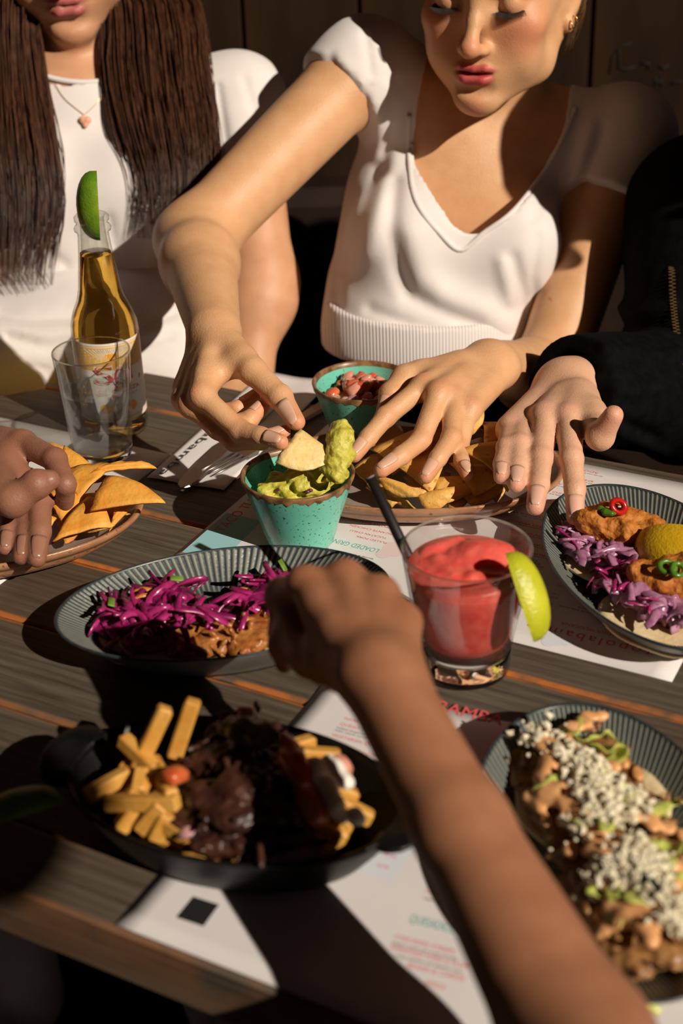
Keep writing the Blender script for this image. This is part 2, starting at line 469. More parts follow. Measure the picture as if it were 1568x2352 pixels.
for i in range(len(edges)-1):
    d0, d1 = edges[i]+.07, edges[i+1]-.07; tL = -94.
    l0 = max(tL, -80.2-(108.0-d0)); l1 = max(tL, -80.2-(108.0-d1))
    if d1 <= 94: l0 = l1 = tL
    l0 = -94. if d0 <= 94 else l0
    ring = [(l0, d0), (55, d0), (55, d1), (l1, d1)]
    nseg = 40
    xs = np.linspace(0, 1, nseg+1); V = []; at_e = []
    be = .22
    for tt in xs:
        a0 = l0+(55-l0)*tt; a1 = l1+(55-l1)*tt
        w0 = be*(.7+.6*rnd.random()); w1 = be*(.7+.6*rnd.random())
        V += [(a0, d0, -3.6), (a0, d0, -w0*.8), (a0, d0+w0, -.02), (a0, d0+w0+.25, 0), (a1, d1-w1-.25, 0), (a1, d1-w1, -.02), (a1, d1, -w1*.8), (a1, d1, -3.6)]
        at_e += [.3*worn[i], worn[i], worn[i]*.9, 0, 0, worn[i+1]*.9, worn[i+1], .3*worn[i+1]]
    F = []
    for q in range(nseg):
        for k in range(8): j = (k+1) % 8; F.append((q*8+j, q*8+k, q*8+8+k, q*8+8+j))
    F.append(tuple(range(8))); F.append(tuple(nseg*8+k for k in range(7, -1, -1)))
    me = bpy.data.meshes.new('plank'); me.from_pydata((np.array(V)/100).tolist(), [], [f[::-1] for f in F]); me.materials.append(M_plank)
    a = me.attributes.new('edge', 'FLOAT', 'POINT'); a.data.foreach_set('value', np.array(at_e, np.float32))
    me.update(); o = bpy.data.objects.new('plank', me); col.objects.link(o); o.parent = table
for tx, dy in ((-80, 53), (-80, 98), (40, 53), (40, 98)):
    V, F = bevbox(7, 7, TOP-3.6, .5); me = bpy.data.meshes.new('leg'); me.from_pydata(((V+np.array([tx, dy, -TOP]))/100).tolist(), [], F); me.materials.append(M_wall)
    o = bpy.data.objects.new('leg', me); col.objects.link(o); o.parent = table
for dy in (50, 101):
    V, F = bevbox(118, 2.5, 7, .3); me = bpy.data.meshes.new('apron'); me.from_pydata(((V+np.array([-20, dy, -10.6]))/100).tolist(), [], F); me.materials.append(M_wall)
    o = bpy.data.objects.new('apron', me); col.objects.link(o); o.parent = table

# ------------------------------------------------------------------ printed menus
M_paper = mat('white paper', (.74, .70, .70), (.70, .66, .67), scale=14, rough=.8)
M_red = mat('red ink', (.68, .10, .09), rough=.8); M_red2 = mat('coral red ink', (.75, .09, .10), rough=.8)
M_teal = mat('teal ink', (.09, .42, .42), rough=.8); M_ink = mat('black ink', (.03, .028, .03), rough=.8)
M_sky = mat('pale blue ink', (.30, .56, .62), rough=.8); M_pale = mat('faint grey blue ink', (.66, .69, .76), rough=.8)
M_pink = mat('faint pink ink', (.74, .58, .58), rough=.8); M_black = mat('solid black ink', (.004, .004, .004), rough=.9)
PAPER = {}
def paper_thing(name, org, uu, vv, lu, lv, hfun, label, cat, nu=26, nv=18, m=None, edge=None):
    V = []; 
    for j in range(nv+1):
        for i in range(nu+1):
            a, b = i/nu, j/nv
            p = org + uu*lu*a + vv*lv*b
            if edge: p = p + edge(a, b)
            V.append((p[0], p[1], hfun(a, b)+.05))
    F = [(j*(nu+1)+i, j*(nu+1)+i+1, (j+1)*(nu+1)+i+1, (j+1)*(nu+1)+i) for j in range(nv) for i in range(nu)]
    V, F = sheet(np.array(V), F, .03)
    t = thing(name, org+uu*lu/2+vv*lv/2, label, cat)
    PAPER[t.name] = mkmesh('paper', V, F, m or M_paper, t)
    t_h = lambda q: hfun(float(np.dot(q-org, uu)/lu), float(np.dot(q-org, vv)/lv))
    return t, t_h
def print_at(t, th, txt, px0, px1, m, h=None, spacing=1.0, name='printed_line', lift=.012):
    a = at(*px0, .05); b = at(*px1, .05); L = np.linalg.norm(b-a)
    v, f = text_vf(txt, w_cm=L, h_cm=h, spacing=spacing)
    ux = nrm(b-a); uy = np.array([-ux[1], ux[0], 0])
    W_ = a + v[:, :1]*ux + v[:, 1:2]*uy
    for i in range(len(W_)): W_[i, 2] = .05+lift+th(W_[i])
    return mkmesh(name, W_, f, m, PAPER[t.name], smooth=False)
def patch_px(t, th, poly, m, name, lift=.008):
    W_ = np.array([at(x, y, .05) for x, y in poly])
    for i in range(len(W_)): W_[i, 2] = .05+lift+th(W_[i])
    f = [tuple(range(len(poly)))]
    n = np.cross(W_[1]-W_[0], W_[2]-W_[0])
    if n[2] < 0: f = [tuple(reversed(range(len(poly))))]
    return mkmesh(name, W_, f, m, PAPER[t.name], smooth=False)

o1 = at(397, 1278); 
h1 = lambda a, b: 0.0
menu1, th1 = paper_thing('menu_sheet', o1, TD, TN, 39.8, 28.0, h1, 'white menu placemat lying under the frozen red drink and the teal guacamole bowl', 'menu')
PR = [('topolabamba', (1498, 1493), (1212, 1427), M_red, .95, 1.25), ('CANTINA MEXICANA', (1440, 1462), (1290, 1428), M_red, .38, 1.1),
      ('LOADED GRINGAS', (872, 1262), (742, 1231), M_teal, .62, 1), ('Shrimp & Chicken Tonics, quesadilla', (858, 1283), (720, 1252), M_ink, .2, 1),
      ('PULLED PORK', (889, 1246), (819, 1230), M_red, .26, 1), ('YUCATAN CHILLI', (889, 1235), (806, 1217), M_red, .26, 1),
      ('PICANTE CHICKEN', (903, 1226), (806, 1205), M_red, .26, 1), ('CHIPOTLE ROASTED VEG', (912, 1214), (780, 1186), M_red, .26, 1),
      ('CHIMICHANGAS', (899, 1196), (822, 1180), M_teal, .55, 1)]
RL = ['ADOBO CHICKEN', 'SMOKED PORK & CORN', 'TACOS AL PORK', 'CHORIZO WINGS', 'IRON SKILLET', 'HONEY CURRY', 'CAULIFLOWER WINGS', 'BUFFALO WINGS', 'CAYENNE', 'JALAPENO', 'ALBONDIGAS', 'CHILLI']
for i, tx in enumerate(RL):
    y = 1086 + 19*i; x = 1376 - 12.2*i; ln = 9.5*len(tx)
    PR.append((tx, (x, y), (x-ln, y-ln*.215), M_red, .30, 1))
    PR.append(('served with house salsa and our slaw', (x+8, y+8.5), (x-105, y-16), M_ink, .15, 1))
PR += [('THE', (1238, 1288), (1208, 1281), M_teal, .6, 1), ('7.45', (1297, 1346), (1281, 1342), M_red, .26, 1), ('7.95', (1286, 1365), (1268, 1361), M_red, .26, 1),
       ('6.95', (1281, 1373), (1262, 1369), M_red, .26, 1), ('3.95', (1270, 1387), (1252, 1383), M_red, .26, 1),
       ('NACHOS & CHIPS', (1450, 1420), (1328, 1392), M_red, .28, 1), ('Chips & Salsa or Salsa Verde', (1400, 1418), (1285, 1390), M_ink, .2, 1)]
for tx, a, b, m, h, sp in PR: print_at(menu1, th1, tx, a, b, m, h, sp)
patch_px(menu1, th1, [(418, 1268), (520, 1178), (600, 1196), (512, 1287)], M_sky, 'printed_block')
print_at(menu1, th1, 'TACO TUESDAY', (512, 1222), (640, 1105), M_red, .9, 1.0)
for k, (x, y, r) in enumerate([(905, 1262, 22), (880, 1272, 14), (1282, 1468, 20), (1262, 1474, 15), (1303, 1474, 12)]):
    patch_px(menu1, th1, [(x+r*1.3*math.cos(q*.5236), y+r*.8*math.sin(q*.5236)) for q in range(12)], M_pale if k > 1 else M_pink, 'printed_flower', .008+.003*k)

o2 = at(263, 2124)
h2 = lambda a, b: max(0, b-.86)**1.5*4*(0.35+.65*math.sin(a*7+1)**2) if b > .86 else 0
menu2, th2 = paper_thing('menu_sheet', o2, TD, TN, 36., 24.7, h2, 'white menu placemat half under the black skillet of fries, beneath the bare forearm', 'menu',
                         edge=lambda a, b: TN*(b*(3.6*math.sin(a*2.6)**1 if a < .8 else 3.1)*.9*a))
PR = [('TOPOLABAMBA', (816, 1592), (1150, 1668), M_red2, 1.05, 1), ('FRESH GUACAMOLE', (806, 1636), (930, 1668), M_red2, .30, 1.1),
      ('HAND STRETCHED', (789, 1653), (905, 1683), M_red2, .30, 1.1), ('QUESO FUNDIDO', (779, 1665), (890, 1694), M_red2, .30, 1.1),
      ('melted cheese and chorizo served', (772, 1672), (900, 1706), M_ink, .17, 1), ('with warm tortillas and salsa', (768, 1678), (895, 1712), M_ink, .17, 1),
      ('VEGETARIAN QUESADILLA', (759, 1690), (905, 1729), M_red2, .30, 1.1), ('YUCATAN CHILLI CON CARNE', (744, 1708), (905, 1752), M_red2, .30, 1.1),
      ('slow cooked with black beans', (800, 1733), (915, 1766), M_ink, .17, 1),
      ('CHICKEN TINGA', (975, 2050), (1090, 2082), M_red2, .3, 1.1), ('topped with cheese, served with rice', (972, 2064), (1100, 2100), M_ink, .17, 1),
      ('CHICKEN STRIPS', (905, 2155), (1042, 2192), M_red2, .32, 1.1), ('peppers, onion, sour cream and salsa', (900, 2167), (1050, 2206), M_ink, .18, 1),
      ('SHREDDED PORK & SLAW', (896, 2180), (1075, 2226), M_red2, .32, 1.1), ('crispy shallots and chipotle mayo', (905, 2196), (1062, 2236), M_ink, .18, 1),
      ('BEANS & CHEESE', (935, 2222), (1065, 2254), M_red2, .32, 1.1), ('SPICE', (975, 2262), (1020, 2274), M_red2, .32, 1.1)]
PR += [(v, (x, y), (x+26, y+7), M_red2, .26, 1) for v, x, y in (('4.95', 930, 1905), ('5.95', 918, 1921), ('6.95', 904, 1944), ('9.95', 882, 1966), ('10.95', 864, 1990))]
for tx, a, b, m, h, sp in PR: print_at(menu2, th2, tx, a, b, m, h, sp)
print_at(menu2, th2, 'QUESADILLAS', (938, 2118), (1056, 2148), M_teal, .62)
patch_px(menu2, th2, [(780, 1990), (905, 1880), (985, 1902), (900, 2025)], M_pale, 'printed_box', .004)
patch_px(menu2, th2, [(443, 2059), (503, 2078), (467, 2128), (404, 2107)], M_black, 'black_square')

o3 = at(397, 1046)-TD*40.-TN*28.
menu3, th3 = paper_thing('menu_sheet', o3, TD, TN, 40., 28., lambda a, b: 0., 'white menu placemat under the tumbler of water and the platter of paprika chips', 'menu')

# folded napkin with its paper band, knife and fork
nu_ = nrm(at(480, 977)-at(352, 1094)); nv_ = np.array([nu_[1], -nu_[0], 0])
no = at(338, 1100)
nap, thn = paper_thing('paper_napkin', no, nu_, nv_, 24, 7.4, lambda a, b: .12+.06*math.sin(b*9), 'folded white paper napkin with the printed name, under the steel knife', 'napkin')
print_at(nap, thn, 'topolabamba', (556, 930), (362, 1097), M_ink, .78, 1.05, lift=.14)
M_steel = mat('brushed steel', (.42, .38, .35), (.36, .33, .31), scale=60, stretch=(1, 1, 1), metal=1., rough=.38)
def cutlery(kind, px0, px1, label):
    a = at(*px0, .5); b = at(*px1, .5); L = np.linalg.norm(b-a); ux = (b-a)/L; uy = np.array([-ux[1], ux[0], 0])
    t = thing(kind, a*.5+b*.5, label, 'cutlery')
    if kind == 'table_knife':
        prof = [(0, .08, .10), (.5, .62, .12), (1.6, .92, .16), (5, 1.02, .2), (8.3, .95, .22), (9.4, .55, .3)]
        hand = [(9.4, .5, .3), (11, .6, .42), (16, .78, .45), (19.6, .7, .4), (20.3, .4, .3)]
        secs = [('blade', prof), ('handle', hand)]
    else:
        secs = [('handle', [(4.2, 1.1, .22), (5.4, 1.2, .3), (6.6, .5, .34), (9, .32, .3), (14, .6, .3), (18.4, .75, .26), (19, .4, .2)])]
    for nm, pr in secs:
        V = []; F = []
        for x, wd, tk in pr:
            for sy, sz in ((-1, -.5), (-.8, .5), (.8, .5), (1, -.5)): V.append(a+ux*x+uy*sy*wd+np.array([0, 0, sz*tk]))
        for k in range(len(pr)-1):
            for q in range(4): r = (q+1) % 4; F.append((k*4+q, k*4+r, k*4+4+r, k*4+4+q))
        F.append((3, 2, 1, 0)); n0 = (len(pr)-1)*4; F.append((n0, n0+1, n0+2, n0+3))
        mkmesh(nm, V, F, M_steel, t, smooth=False)
    if kind == 'fork':
        for q in (-.78, -.26, .26, .78):
            v, f = tube([a+ux*0+uy*q+np.array([0, 0, .15]), a+ux*1.5+uy*q+np.array([0, 0, .05]), a+ux*4.3+uy*q*1.1], [.06, .13, .16], 5); mkmesh('tine', v, f, M_steel, t)
cutlery('table_knife', (416, 1120), (640, 905), 'steel table knife lying on the printed napkin')
cutlery('fork', (478, 1088), (700, 955), 'steel fork lying beside the table knife')

# ================================================================== TABLEWARE
def oval(a, b, prof, n=64, ribs=0, ribamp=0., p=2.0):
    """prof: (rho, z, rib weight); returns verts, faces, rib attribute, rho attribute"""
    V = []; A = []; Rr = []
    for rho, z, rw in prof:
        for i in range(n):
            t = 2*math.pi*i/n
            k = (abs(math.cos(t))**p + abs(math.sin(t))**p)**(-1/p)
            rv = (.5+.5*math.cos(ribs*t)) if ribs else 0
            V.append((a*rho*math.cos(t)*k, b*rho*math.sin(t)*k, z + ribamp*rw*(rv-.5)))
            A.append(rv*rw); Rr.append(rho)
    F = []
    for k in range(len(prof)-1):
        for i in range(n):
            j = (i+1) % n; F.append((k*n+i, k*n+j, (k+1)*n+j, (k+1)*n+i))
    return np.array(V), F, np.array(A), np.array(Rr)
def place(V, deg, c):
    R = rotm(0, 0, deg); return np.asarray(V)@R.T + np.asarray(c)

# ribbed slate plates ------------------------------------------------
M_slate = mat('slate blue glaze', (.022, .033, .042), (.040, .054, .062), scale=90, rough=.33, spec=.5, bump=.1, bscale=400)
attr_mix(M_slate, 'rib', (.30, .31, .25)); attr_mix(M_slate, 'cream', (.27, .26, .20))
M_slate_out = mat('pale slate underside', (.17, .16, .145), (.12, .115, .105), scale=60, rough=.45)
pin = [(.02, .55, 0), (.25, .55, .02), (.5, .56, .1), (.62, .66, .35), (.70, .95, .8), (.78, 1.45, 1), (.86, 2.0, 1), (.93, 2.5, 1), (.975, 2.86, 1), (.99, 2.98, .8), (1.0, 3.02, .7)]
pout = [(1.0, 3.02, 0), (1.004, 2.92, 0), (.985, 2.7, 0), (.9, 1.9, 0), (.8, 1.0, 0), (.72, .35, 0), (.69, .0, 0), (.64, .0, 0), (.62, .22, 0), (.02, .22, 0)]
PV, PF, PA, PRr = oval(11.8, 7.1, pin, 840, 140, .085)
cream = np.clip((.66-PRr)/.12, 0, 1)*np.clip(.75+.35*np.sin(PV[:, 0]*9)*np.sin(PV[:, 1]*11), 0, 1)
OV, OF, OA, ORr = oval(11.8, 7.1, pout, 96)
RV, RF, _, _ = oval(11.8, 7.1, [(.985, 2.95, 0), (.992, 3.06, 0), (1.004, 3.08, 0), (1.01, 3.0, 0), (1.004, 2.9, 0)], 96)
M_rim = mat('dark plate lip', (.022, .030, .036), (.04, .052, .058), scale=200, rough=.35)
proto = None
def ribbed_plate(c, deg, label):
    global proto
    t = thing('oval_plate', c, label, 'plate')
    t.rotation_euler = (0, 0, math.radians(deg))
    if proto is None:
        a = mkmesh('bowl_surface', PV, PF, M_slate, None, attrs=dict(rib=np.clip(PA, 0, 1)**2.2*.85, cream=cream), loc=(0, 0, 0))
        b = mkmesh('underside', OV, OF, M_slate_out, None, loc=(0, 0, 0))
        r = mkmesh('lip', RV, RF, M_rim, None, loc=(0, 0, 0))
        proto = (a, b, r); obs = proto
    else:
        obs = [o.copy() for o in proto]
        for o in obs: col.objects.link(o)
    for o in obs: o.parent = t; o.location = (0, 0, 0)
    return t
PZ = .1
p1c = np.array([-8.41, 84.74, PZ]); p2c = np.array([22.23, 88.17, PZ]); p4c = np.array([13.97, 59.49, PZ])
ribbed_plate(p1c, 10.2, 'ribbed slate grey oval plate holding the pulled meat tacos with bright magenta cabbage')
ribbed_plate(p2c, -79.2, 'ribbed slate grey oval plate holding the fried chicken tacos with a lemon wedge')
ribbed_plate(p4c, -88.2, 'ribbed slate grey oval plate holding tacos under white cheese and orange sauce')

# terracotta chip platters --------------------------------------------
M_terra = mat('terracotta glaze', (.30, .13, .065), (.42, .21, .11), scale=40, rough=.3, bump=.15, bscale=200, c3=(.16, .07, .03), sc3=220)
M_terra_in = mat('grey rose glaze', (.36, .28, .25), (.28, .19, .15), scale=30, rough=.3)
def platter(c, deg, a, b, label):
    t = thing('chip_platter', c, label, 'plate')
    V, F, _, _ = oval(a, b, [(.02, .5, 0), (.6, .55, 0), (.78, .95, 0), (.9, 1.75, 0), (.955, 2.3, 0)], 96, p=2.15); mkmesh('well', place(V, deg, c), F, M_terra_in, t)
    V, F, _, _ = oval(a, b, [(.955, 2.3, 0), (.975, 2.5, 0), (1.0, 2.55, 0), (1.012, 2.42, 0), (1.0, 2.1, 0), (.97, 1.75, 0), (.955, 1.72, 0), (.95, 1.5, 0), (.86, .75, 0), (.74, .2, 0), (.7, 0, 0), (.64, 0, 0), (.62, .2, 0), (.02, .2, 0)], 96, p=2.15); mkmesh('rim', place(V, deg, c), F, M_terra, t)
    return t
clc = np.array([-27.8, 98.6, PZ]); crc = np.array([6.3, 105.3, PZ])
platter(clc, 14, 12.0, 7.4, 'terracotta oval platter with paprika dusted chips beside the tumbler of water')
platter(crc, -4, 12.2, 7.6, 'terracotta oval platter of plain chips behind the frozen red drink')

# teal dip bowls --------------------------------------------------------
M_teal_g = mat('teal speckled glaze', (.14, .50, .385), (.17, .56, .44), scale=25, rough=.22, spec=.55, bump=.06, bscale=150, c3=(.03, .10, .08), sc3=420)
M_brownrim = mat('brown rim glaze', (.10, .045, .018), (.30, .16, .07), scale=120, rough=.35)
def dip_bowl(c, r, h, label):
    t = thing('dip_bowl', c, label, 'bowl'); n = 120
    outp = [(.02, .15), (r*.50, .15), (r*.52, 0), (r*.56, 0), (r*.585, .15), (r*.70, h*.33), (r*.84, h*.66), (r*.955, h*.93)]
    V, F = lathe(outp, 72); mkmesh('outer_wall', V+c, F, M_teal_g, t)
    inp = [(r*.90, h*.93), (r*.78, h*.6), (r*.62, h*.28), (r*.48, .55), (.02, .5)]
    V, F = lathe(inp, 72); mkmesh('inner_wall', V+c, F, M_teal_g, t)
    V, F = lathe([(r*.955, h*.93), (r*.985, h*.985), (r*.972, h*1.0), (r*.945, h*1.004), (r*.918, h*.985), (r*.90, h*.93)], n)
    dr = np.array([rnd.random() for _ in range(n)]); dr = (dr+np.roll(dr, 1))*.5
    for k in (0, 5): V[k*n:(k+1)*n, 2] -= (dr**2)*.42
    mkmesh('rim', V+c, F, M_brownrim, t)
    return t
gb = at(683, 1087, 6.0); gb[2] = .08
dip_bowl(gb, 4.55, 6.0, 'teal speckled bowl with brown rim holding green guacamole')
sb = at(832, 874, 6.0); sb[2] = .05
dip_bowl(sb, 4.55, 6.0, 'teal speckled bowl with brown rim holding chopped tomato salsa')

# black skillet ----------------------------------------------------------
M_iron = mat('black cast iron', (.003, .003, .003), (.007, .0065, .006), scale=60, rough=.42, bump=.25, bscale=350, spec=.3)
sk = np.array([-6.79, 63.9, .1]); skd = -18.9
skt = thing('skillet_dish', sk, 'black cast iron oval skillet with two ear handles, full of loaded fries', 'skillet')
V, F, _, _ = oval(10.3, 6.2, [(.02, .6, 0), (.6, .6, 0), (.74, .9, 0), (.86, 2.0, 0), (.94, 3.1, 0), (.965, 3.55, 0), (.99, 3.65, 0), (1.0, 3.55, 0), (.985, 3.2, 0), (.9, 1.8, 0), (.8, .5, 0), (.74, .0, 0), (.02, .0, 0)], 96)
mkmesh('pan_body', place(V, skd, sk), F, M_iron, skt)
for sg in (-1, 1):
    R = rotm(0, -9*sg, skd); cc = sk + rotm(0, 0, skd)@np.array([sg*10.1, 0, 3.55])
    ops = [u(e_(cc, (1.9, 2.9, .40), R)), s(e_(sk+rotm(0, 0, skd)@np.array([0, 0, 3.2]), (9.7, 5.7, 6), rotm(0, 0, skd)), .1), s(e_(cc+np.array([0, 0, .55]), (1.1, 1.8, .4), R), .2)]
    sdf_obj('handle', ops, .16, M_iron, skt)

# beer bottle --------------------------------------------------------------
M_glass = clear_glass('clear bottle glass', (.97, .98, .95), .03, 1.6, .1)
M_beer, nt, b = newmat('amber beer'); b.inputs['Base Color'].default_value = (.93, .56, .10, 1); setin(b, trans=1., ior=1.2, rough=.02)
bc = at(267, 983); bc[2] = .02
bot = thing('beer_bottle', bc, 'clear glass beer bottle with a lime wedge stuck in its mouth', 'bottle')
outp = [(.02, .1), (2.5, .1), (2.75, 0), (2.98, .35), (3.02, .8), (3.02, 11.0), (2.95, 12.0), (2.6, 13.3), (2.15, 14.4), (1.88, 15.6), (1.72, 17.2), (1.5, 19.2), (1.36, 20.9), (1.34, 21.35), (1.58, 21.5), (1.62, 21.75), (1.5, 21.98), (1.36, 22.1), (1.36, 22.35), (1.5, 22.5), (1.52, 22.85), (1.36, 23.05)]
inp = [(1.36, 23.05), (1.12, 23.0), (1.05, 22.5), (1.1, 20.9), (1.24, 19.2)]
BS = .885; KZ = np.array([1, 1, BS])
V, F = lathe(outp+inp, 64); mkmesh('glass', V*KZ+bc, F, M_glass, bot)
V, F = lathe([(.02, .35), (2.7, .35), (2.86, .8), (2.86, 11.0), (2.8, 11.9), (2.45, 13.2), (2.0, 14.3), (1.73, 15.6), (1.57, 17.2), (1.36, 19.1), (1.36, 19.2), (.02, 19.2)], 64); mkmesh('beer', V*KZ+bc, F, M_beer, bot)
M_lab = mat('label white', (.74, .72, .68), (.70, .66, .60), scale=30, rough=.5); M_gold = mat('label gold', (.62, .35, .075), (.70, .44, .12), scale=60, rough=.4)
M_lred = mat('label red', (.60, .02, .02), rough=.45); M_lor = mat('label orange', (.80, .36, .03), (.70, .28, .02), scale=100, rough=.45); M_lgrey = mat('label grey blue', (.35, .42, .46), rough=.5)
lfa = math.atan2(-bc[1], -bc[0]) + .16                    # direction the label faces
LABEL = [bot]
def on_bottle(name, V2, F, m, lift, r=3.035):
    V2 = np.asarray(V2, float); a = lfa + V2[:, 0]/r; V2 = V2*[1, .93]+[0, .15]
    mkmesh(name, np.stack([bc[0]+(r+lift)*np.cos(a), bc[1]+(r+lift)*np.sin(a), bc[2]+V2[:, 1]], 1), F, m, LABEL[-1], smooth=False) if len(LABEL) > 1 else LABEL.append(mkmesh(name, np.stack([bc[0]+(r+lift)*np.cos(a), bc[1]+(r+lift)*np.sin(a), bc[2]+V2[:, 1]], 1), F, m, bot, smooth=False))
def grid2(x0, x1, y0, y1, nx=24, ny=1, f=None):
    V = [(x0+(x1-x0)*i/nx, y0+(y1-y0)*j/ny) for j in range(ny+1) for i in range(nx+1)]
    F = [(j*(nx+1)+i, j*(nx+1)+i+1, (j+1)*(nx+1)+i+1, (j+1)*(nx+1)+i) for j in range(ny) for i in range(nx)]
    return V, F
def disc2(cx, cy, r, n=24, star=0.):
    V = [(cx, cy)]+[(cx+r*(1+star*(i % 2))*math.cos(6.2832*i/n), cy+r*(1+star*(i % 2))*math.sin(6.2832*i/n)) for i in range(n)]
    return V, [(0, i+1, (i+1) % n+1) for i in range(n)]
V, F = grid2(-4.6, 4.6, 1.95, 10.15, 48, 4); on_bottle('label_paper', V, F, M_lab, 0)
V, F = grid2(-4.6, 4.6, 7.4, 9.75, 48, 2); on_bottle('label_gold_band', V, F, M_gold, .006)
for k in range(29):                                       # sun rays printed on the label
    a = math.radians(8+164*k/28); x0, y0, x1, y1 = 1.15*math.cos(a), 8.0+.9*math.sin(a), 4.4*math.cos(a), 8.0+4.4*math.sin(a)
    q = min(1., (9.6-y0)/max(y1-y0, 1e-3)); x1 = x0+(x1-x0)*q; y1 = y0+(y1-y0)*q
    if abs(x1) > 4.5: continue
    nn = nrm([-(y1-y0), x1-x0])[:2]*.035
    pts = []
    for j in range(7):
        cx_, cy_ = x0+(x1-x0)*j/6, y0+(y1-y0)*j/6; wj = .5+.8*j/6; pts += [(cx_-nn[0]*wj, cy_-nn[1]*wj), (cx_+nn[0]*wj, cy_+nn[1]*wj)]
    on_bottle('label_ray', pts, [(2*j, 2*j+2, 2*j+3, 2*j+1) for j in range(6)], M_lab, .010)
for y in (2.25, 9.85): V, F = grid2(-4.6, 4.6, y, y+.07, 48); on_bottle('label_line', V, F, M_lor, .012)
V, F = disc2(-.25, 8.35, .72, 32, .13); on_bottle('label_sun', V, F, M_lor, .014)
for ch, cx_, yy, hh, ww in (('S', -1.95, 6.0, 2.0, 1.8), ('O', -.25, 5.5, 2.2, 1.5), ('L', 1.2, 5.9, 2.7, 1.5)):
    for m_, dx, k_, lf in ((M_ink, -.09, 1.0, .018), (M_lab, .0, 1.06, .022), (M_lred, .05, .95, .026)):
        v, f = text_vf(ch, w_cm=ww*k_, h_cm=hh*k_); on_bottle('label_letter', np.stack([v[:, 0]+cx_+dx+(1-k_)*.5, v[:, 1]+yy+dx], 1), f, m_, lf)
for tx, x0, y0, wd, h, m in (('CERVECERIA MOCTEZUMA', -1.5, 9.25, 2.9, .3, M_lgrey), ('CERVEZA', -.5, 5.0, 2.9, .42, M_lred), ('IMPORTED BEER', -.5, 4.55, 2.6, .2, M_lgrey)):
    v, f = text_vf(tx, w_cm=wd, h_cm=h); on_bottle('label_words', np.stack([v[:, 0]+x0, v[:, 1]+y0], 1), f, m, .018)
for x0 in (-1.2, -.3, .6, 1.3): V, F = disc2(x0, 3.4, .5, 16, .08); on_bottle('label_medal', V, F, M_lor, .016)

# limes -----------------------------------------------------------------------
M_limeskin = mat('lime skin', (.10, .22, .012), (.23, .34, .02), scale=45, rough=.3, bump=.3, bscale=500, spec=.5)
M_limelt = mat('bright lime skin', (.42, .44, .012), (.54, .54, .03), scale=45, rough=.3, bump=.35, bscale=450, spec=.5)
M_limepulp = mat('lime pulp', (.42, .48, .12), (.55, .60, .25), scale=150, rough=.25, sss=.2, sss_s=.004)
M_lemon = mat('lemon skin', (.62, .36, .01), (.72, .47, .02), scale=45, rough=.35, bump=.35, bscale=450)
def wedge(name, c, R, L, r, ang, label, ms, cat, group=None):
    """citrus wedge: skin + pulp; long axis = local z, skin side = local +x, opening angle ang"""
    t = thing(name, c, label, cat, group)
    n, mth = 14, 12
    def pt(v, a, k):
        zz = -math.cos(math.pi*v)*L/2; rr = r*max(math.sin(math.pi*v), .0)**.72*k
        return np.array([rr*math.cos(a), rr*math.sin(a), zz])
    def surf(fn, nu, nv_): 
        V = [fn(i/nu, j/nv_) for j in range(nv_+1) for i in range(nu+1)]
        F = [(j*(nu+1)+i, j*(nu+1)+i+1, (j+1)*(nu+1)+i+1, (j+1)*(nu+1)+i) for j in range(nv_) for i in range(nu)]
        return np.array(V), F
    sk_ = surf(lambda a, v: pt(v, (a-.5)*ang, 1), mth, n)
    V, F = sk_; mkmesh('peel', V@R.T+c, F, ms, t)
    A = surf(lambda a, v: pt(v, -.5*ang, .02+.975*a), 4, n); B = surf(lambda a, v: pt(v, .5*ang, .995-.975*a), 4, n)
    V, F = join([A, B]); mkmesh('pulp', V@R.T+c, F, M_limepulp, t)
    return t
lc = P(225, 455, np.dot(bc+np.array([0, 0, 23])-CAM, FW))
Ru = nrm(lc-(bc+np.array([0, 0, 20.5])))
ax_z = nrm(np.array([.06, 0, 1.])); ax_x = nrm(np.array([-.8, -.75, 0])); ax_x = nrm(ax_x-ax_z*(ax_x@ax_z)); R = np.stack([ax_x, np.cross(ax_z, ax_x), ax_z], 1)
wedge('lime_wedge', np.array([bc[0]+.75, bc[1], 21.2]), R, 6.0, 1.9, 1.9, 'dark green lime wedge pushed into the mouth of the beer bottle', M_limeskin, 'lime')

# tumbler of water ---------------------------------------------------------------
M_tumb = clear_glass('clear tumbler glass', (.965, .97, .965), .02, 1.75, .06)
M_water = clear_glass('water', (.94, .955, .955), .0, 1.5, .0)
tc_ = at(238, 1044); tc_[2] = .1
tum = thing('water_tumbler', tc_, 'clear straight drinking glass half full of water in front of the beer bottle', 'glass')
V, F = lathe([(2.66, .9), (2.68, 1.0), (3.02, 5), (3.38, 9.9), (3.36, 10.0), (3.26, 10.0), (3.2, 9.85), (2.86, 5), (2.52, 1.15), (2.5, .95)], 64); mkmesh('glass', V+tc_, F, M_tumb, tum)
V, F = lathe([(.02, .98), (2.25, 1.02), (2.47, 1.25), (2.84, 5), (2.95, 6.35), (2.9, 6.32), (.02, 6.3)], 64); mkmesh('water', V+tc_, F, M_water, tum)

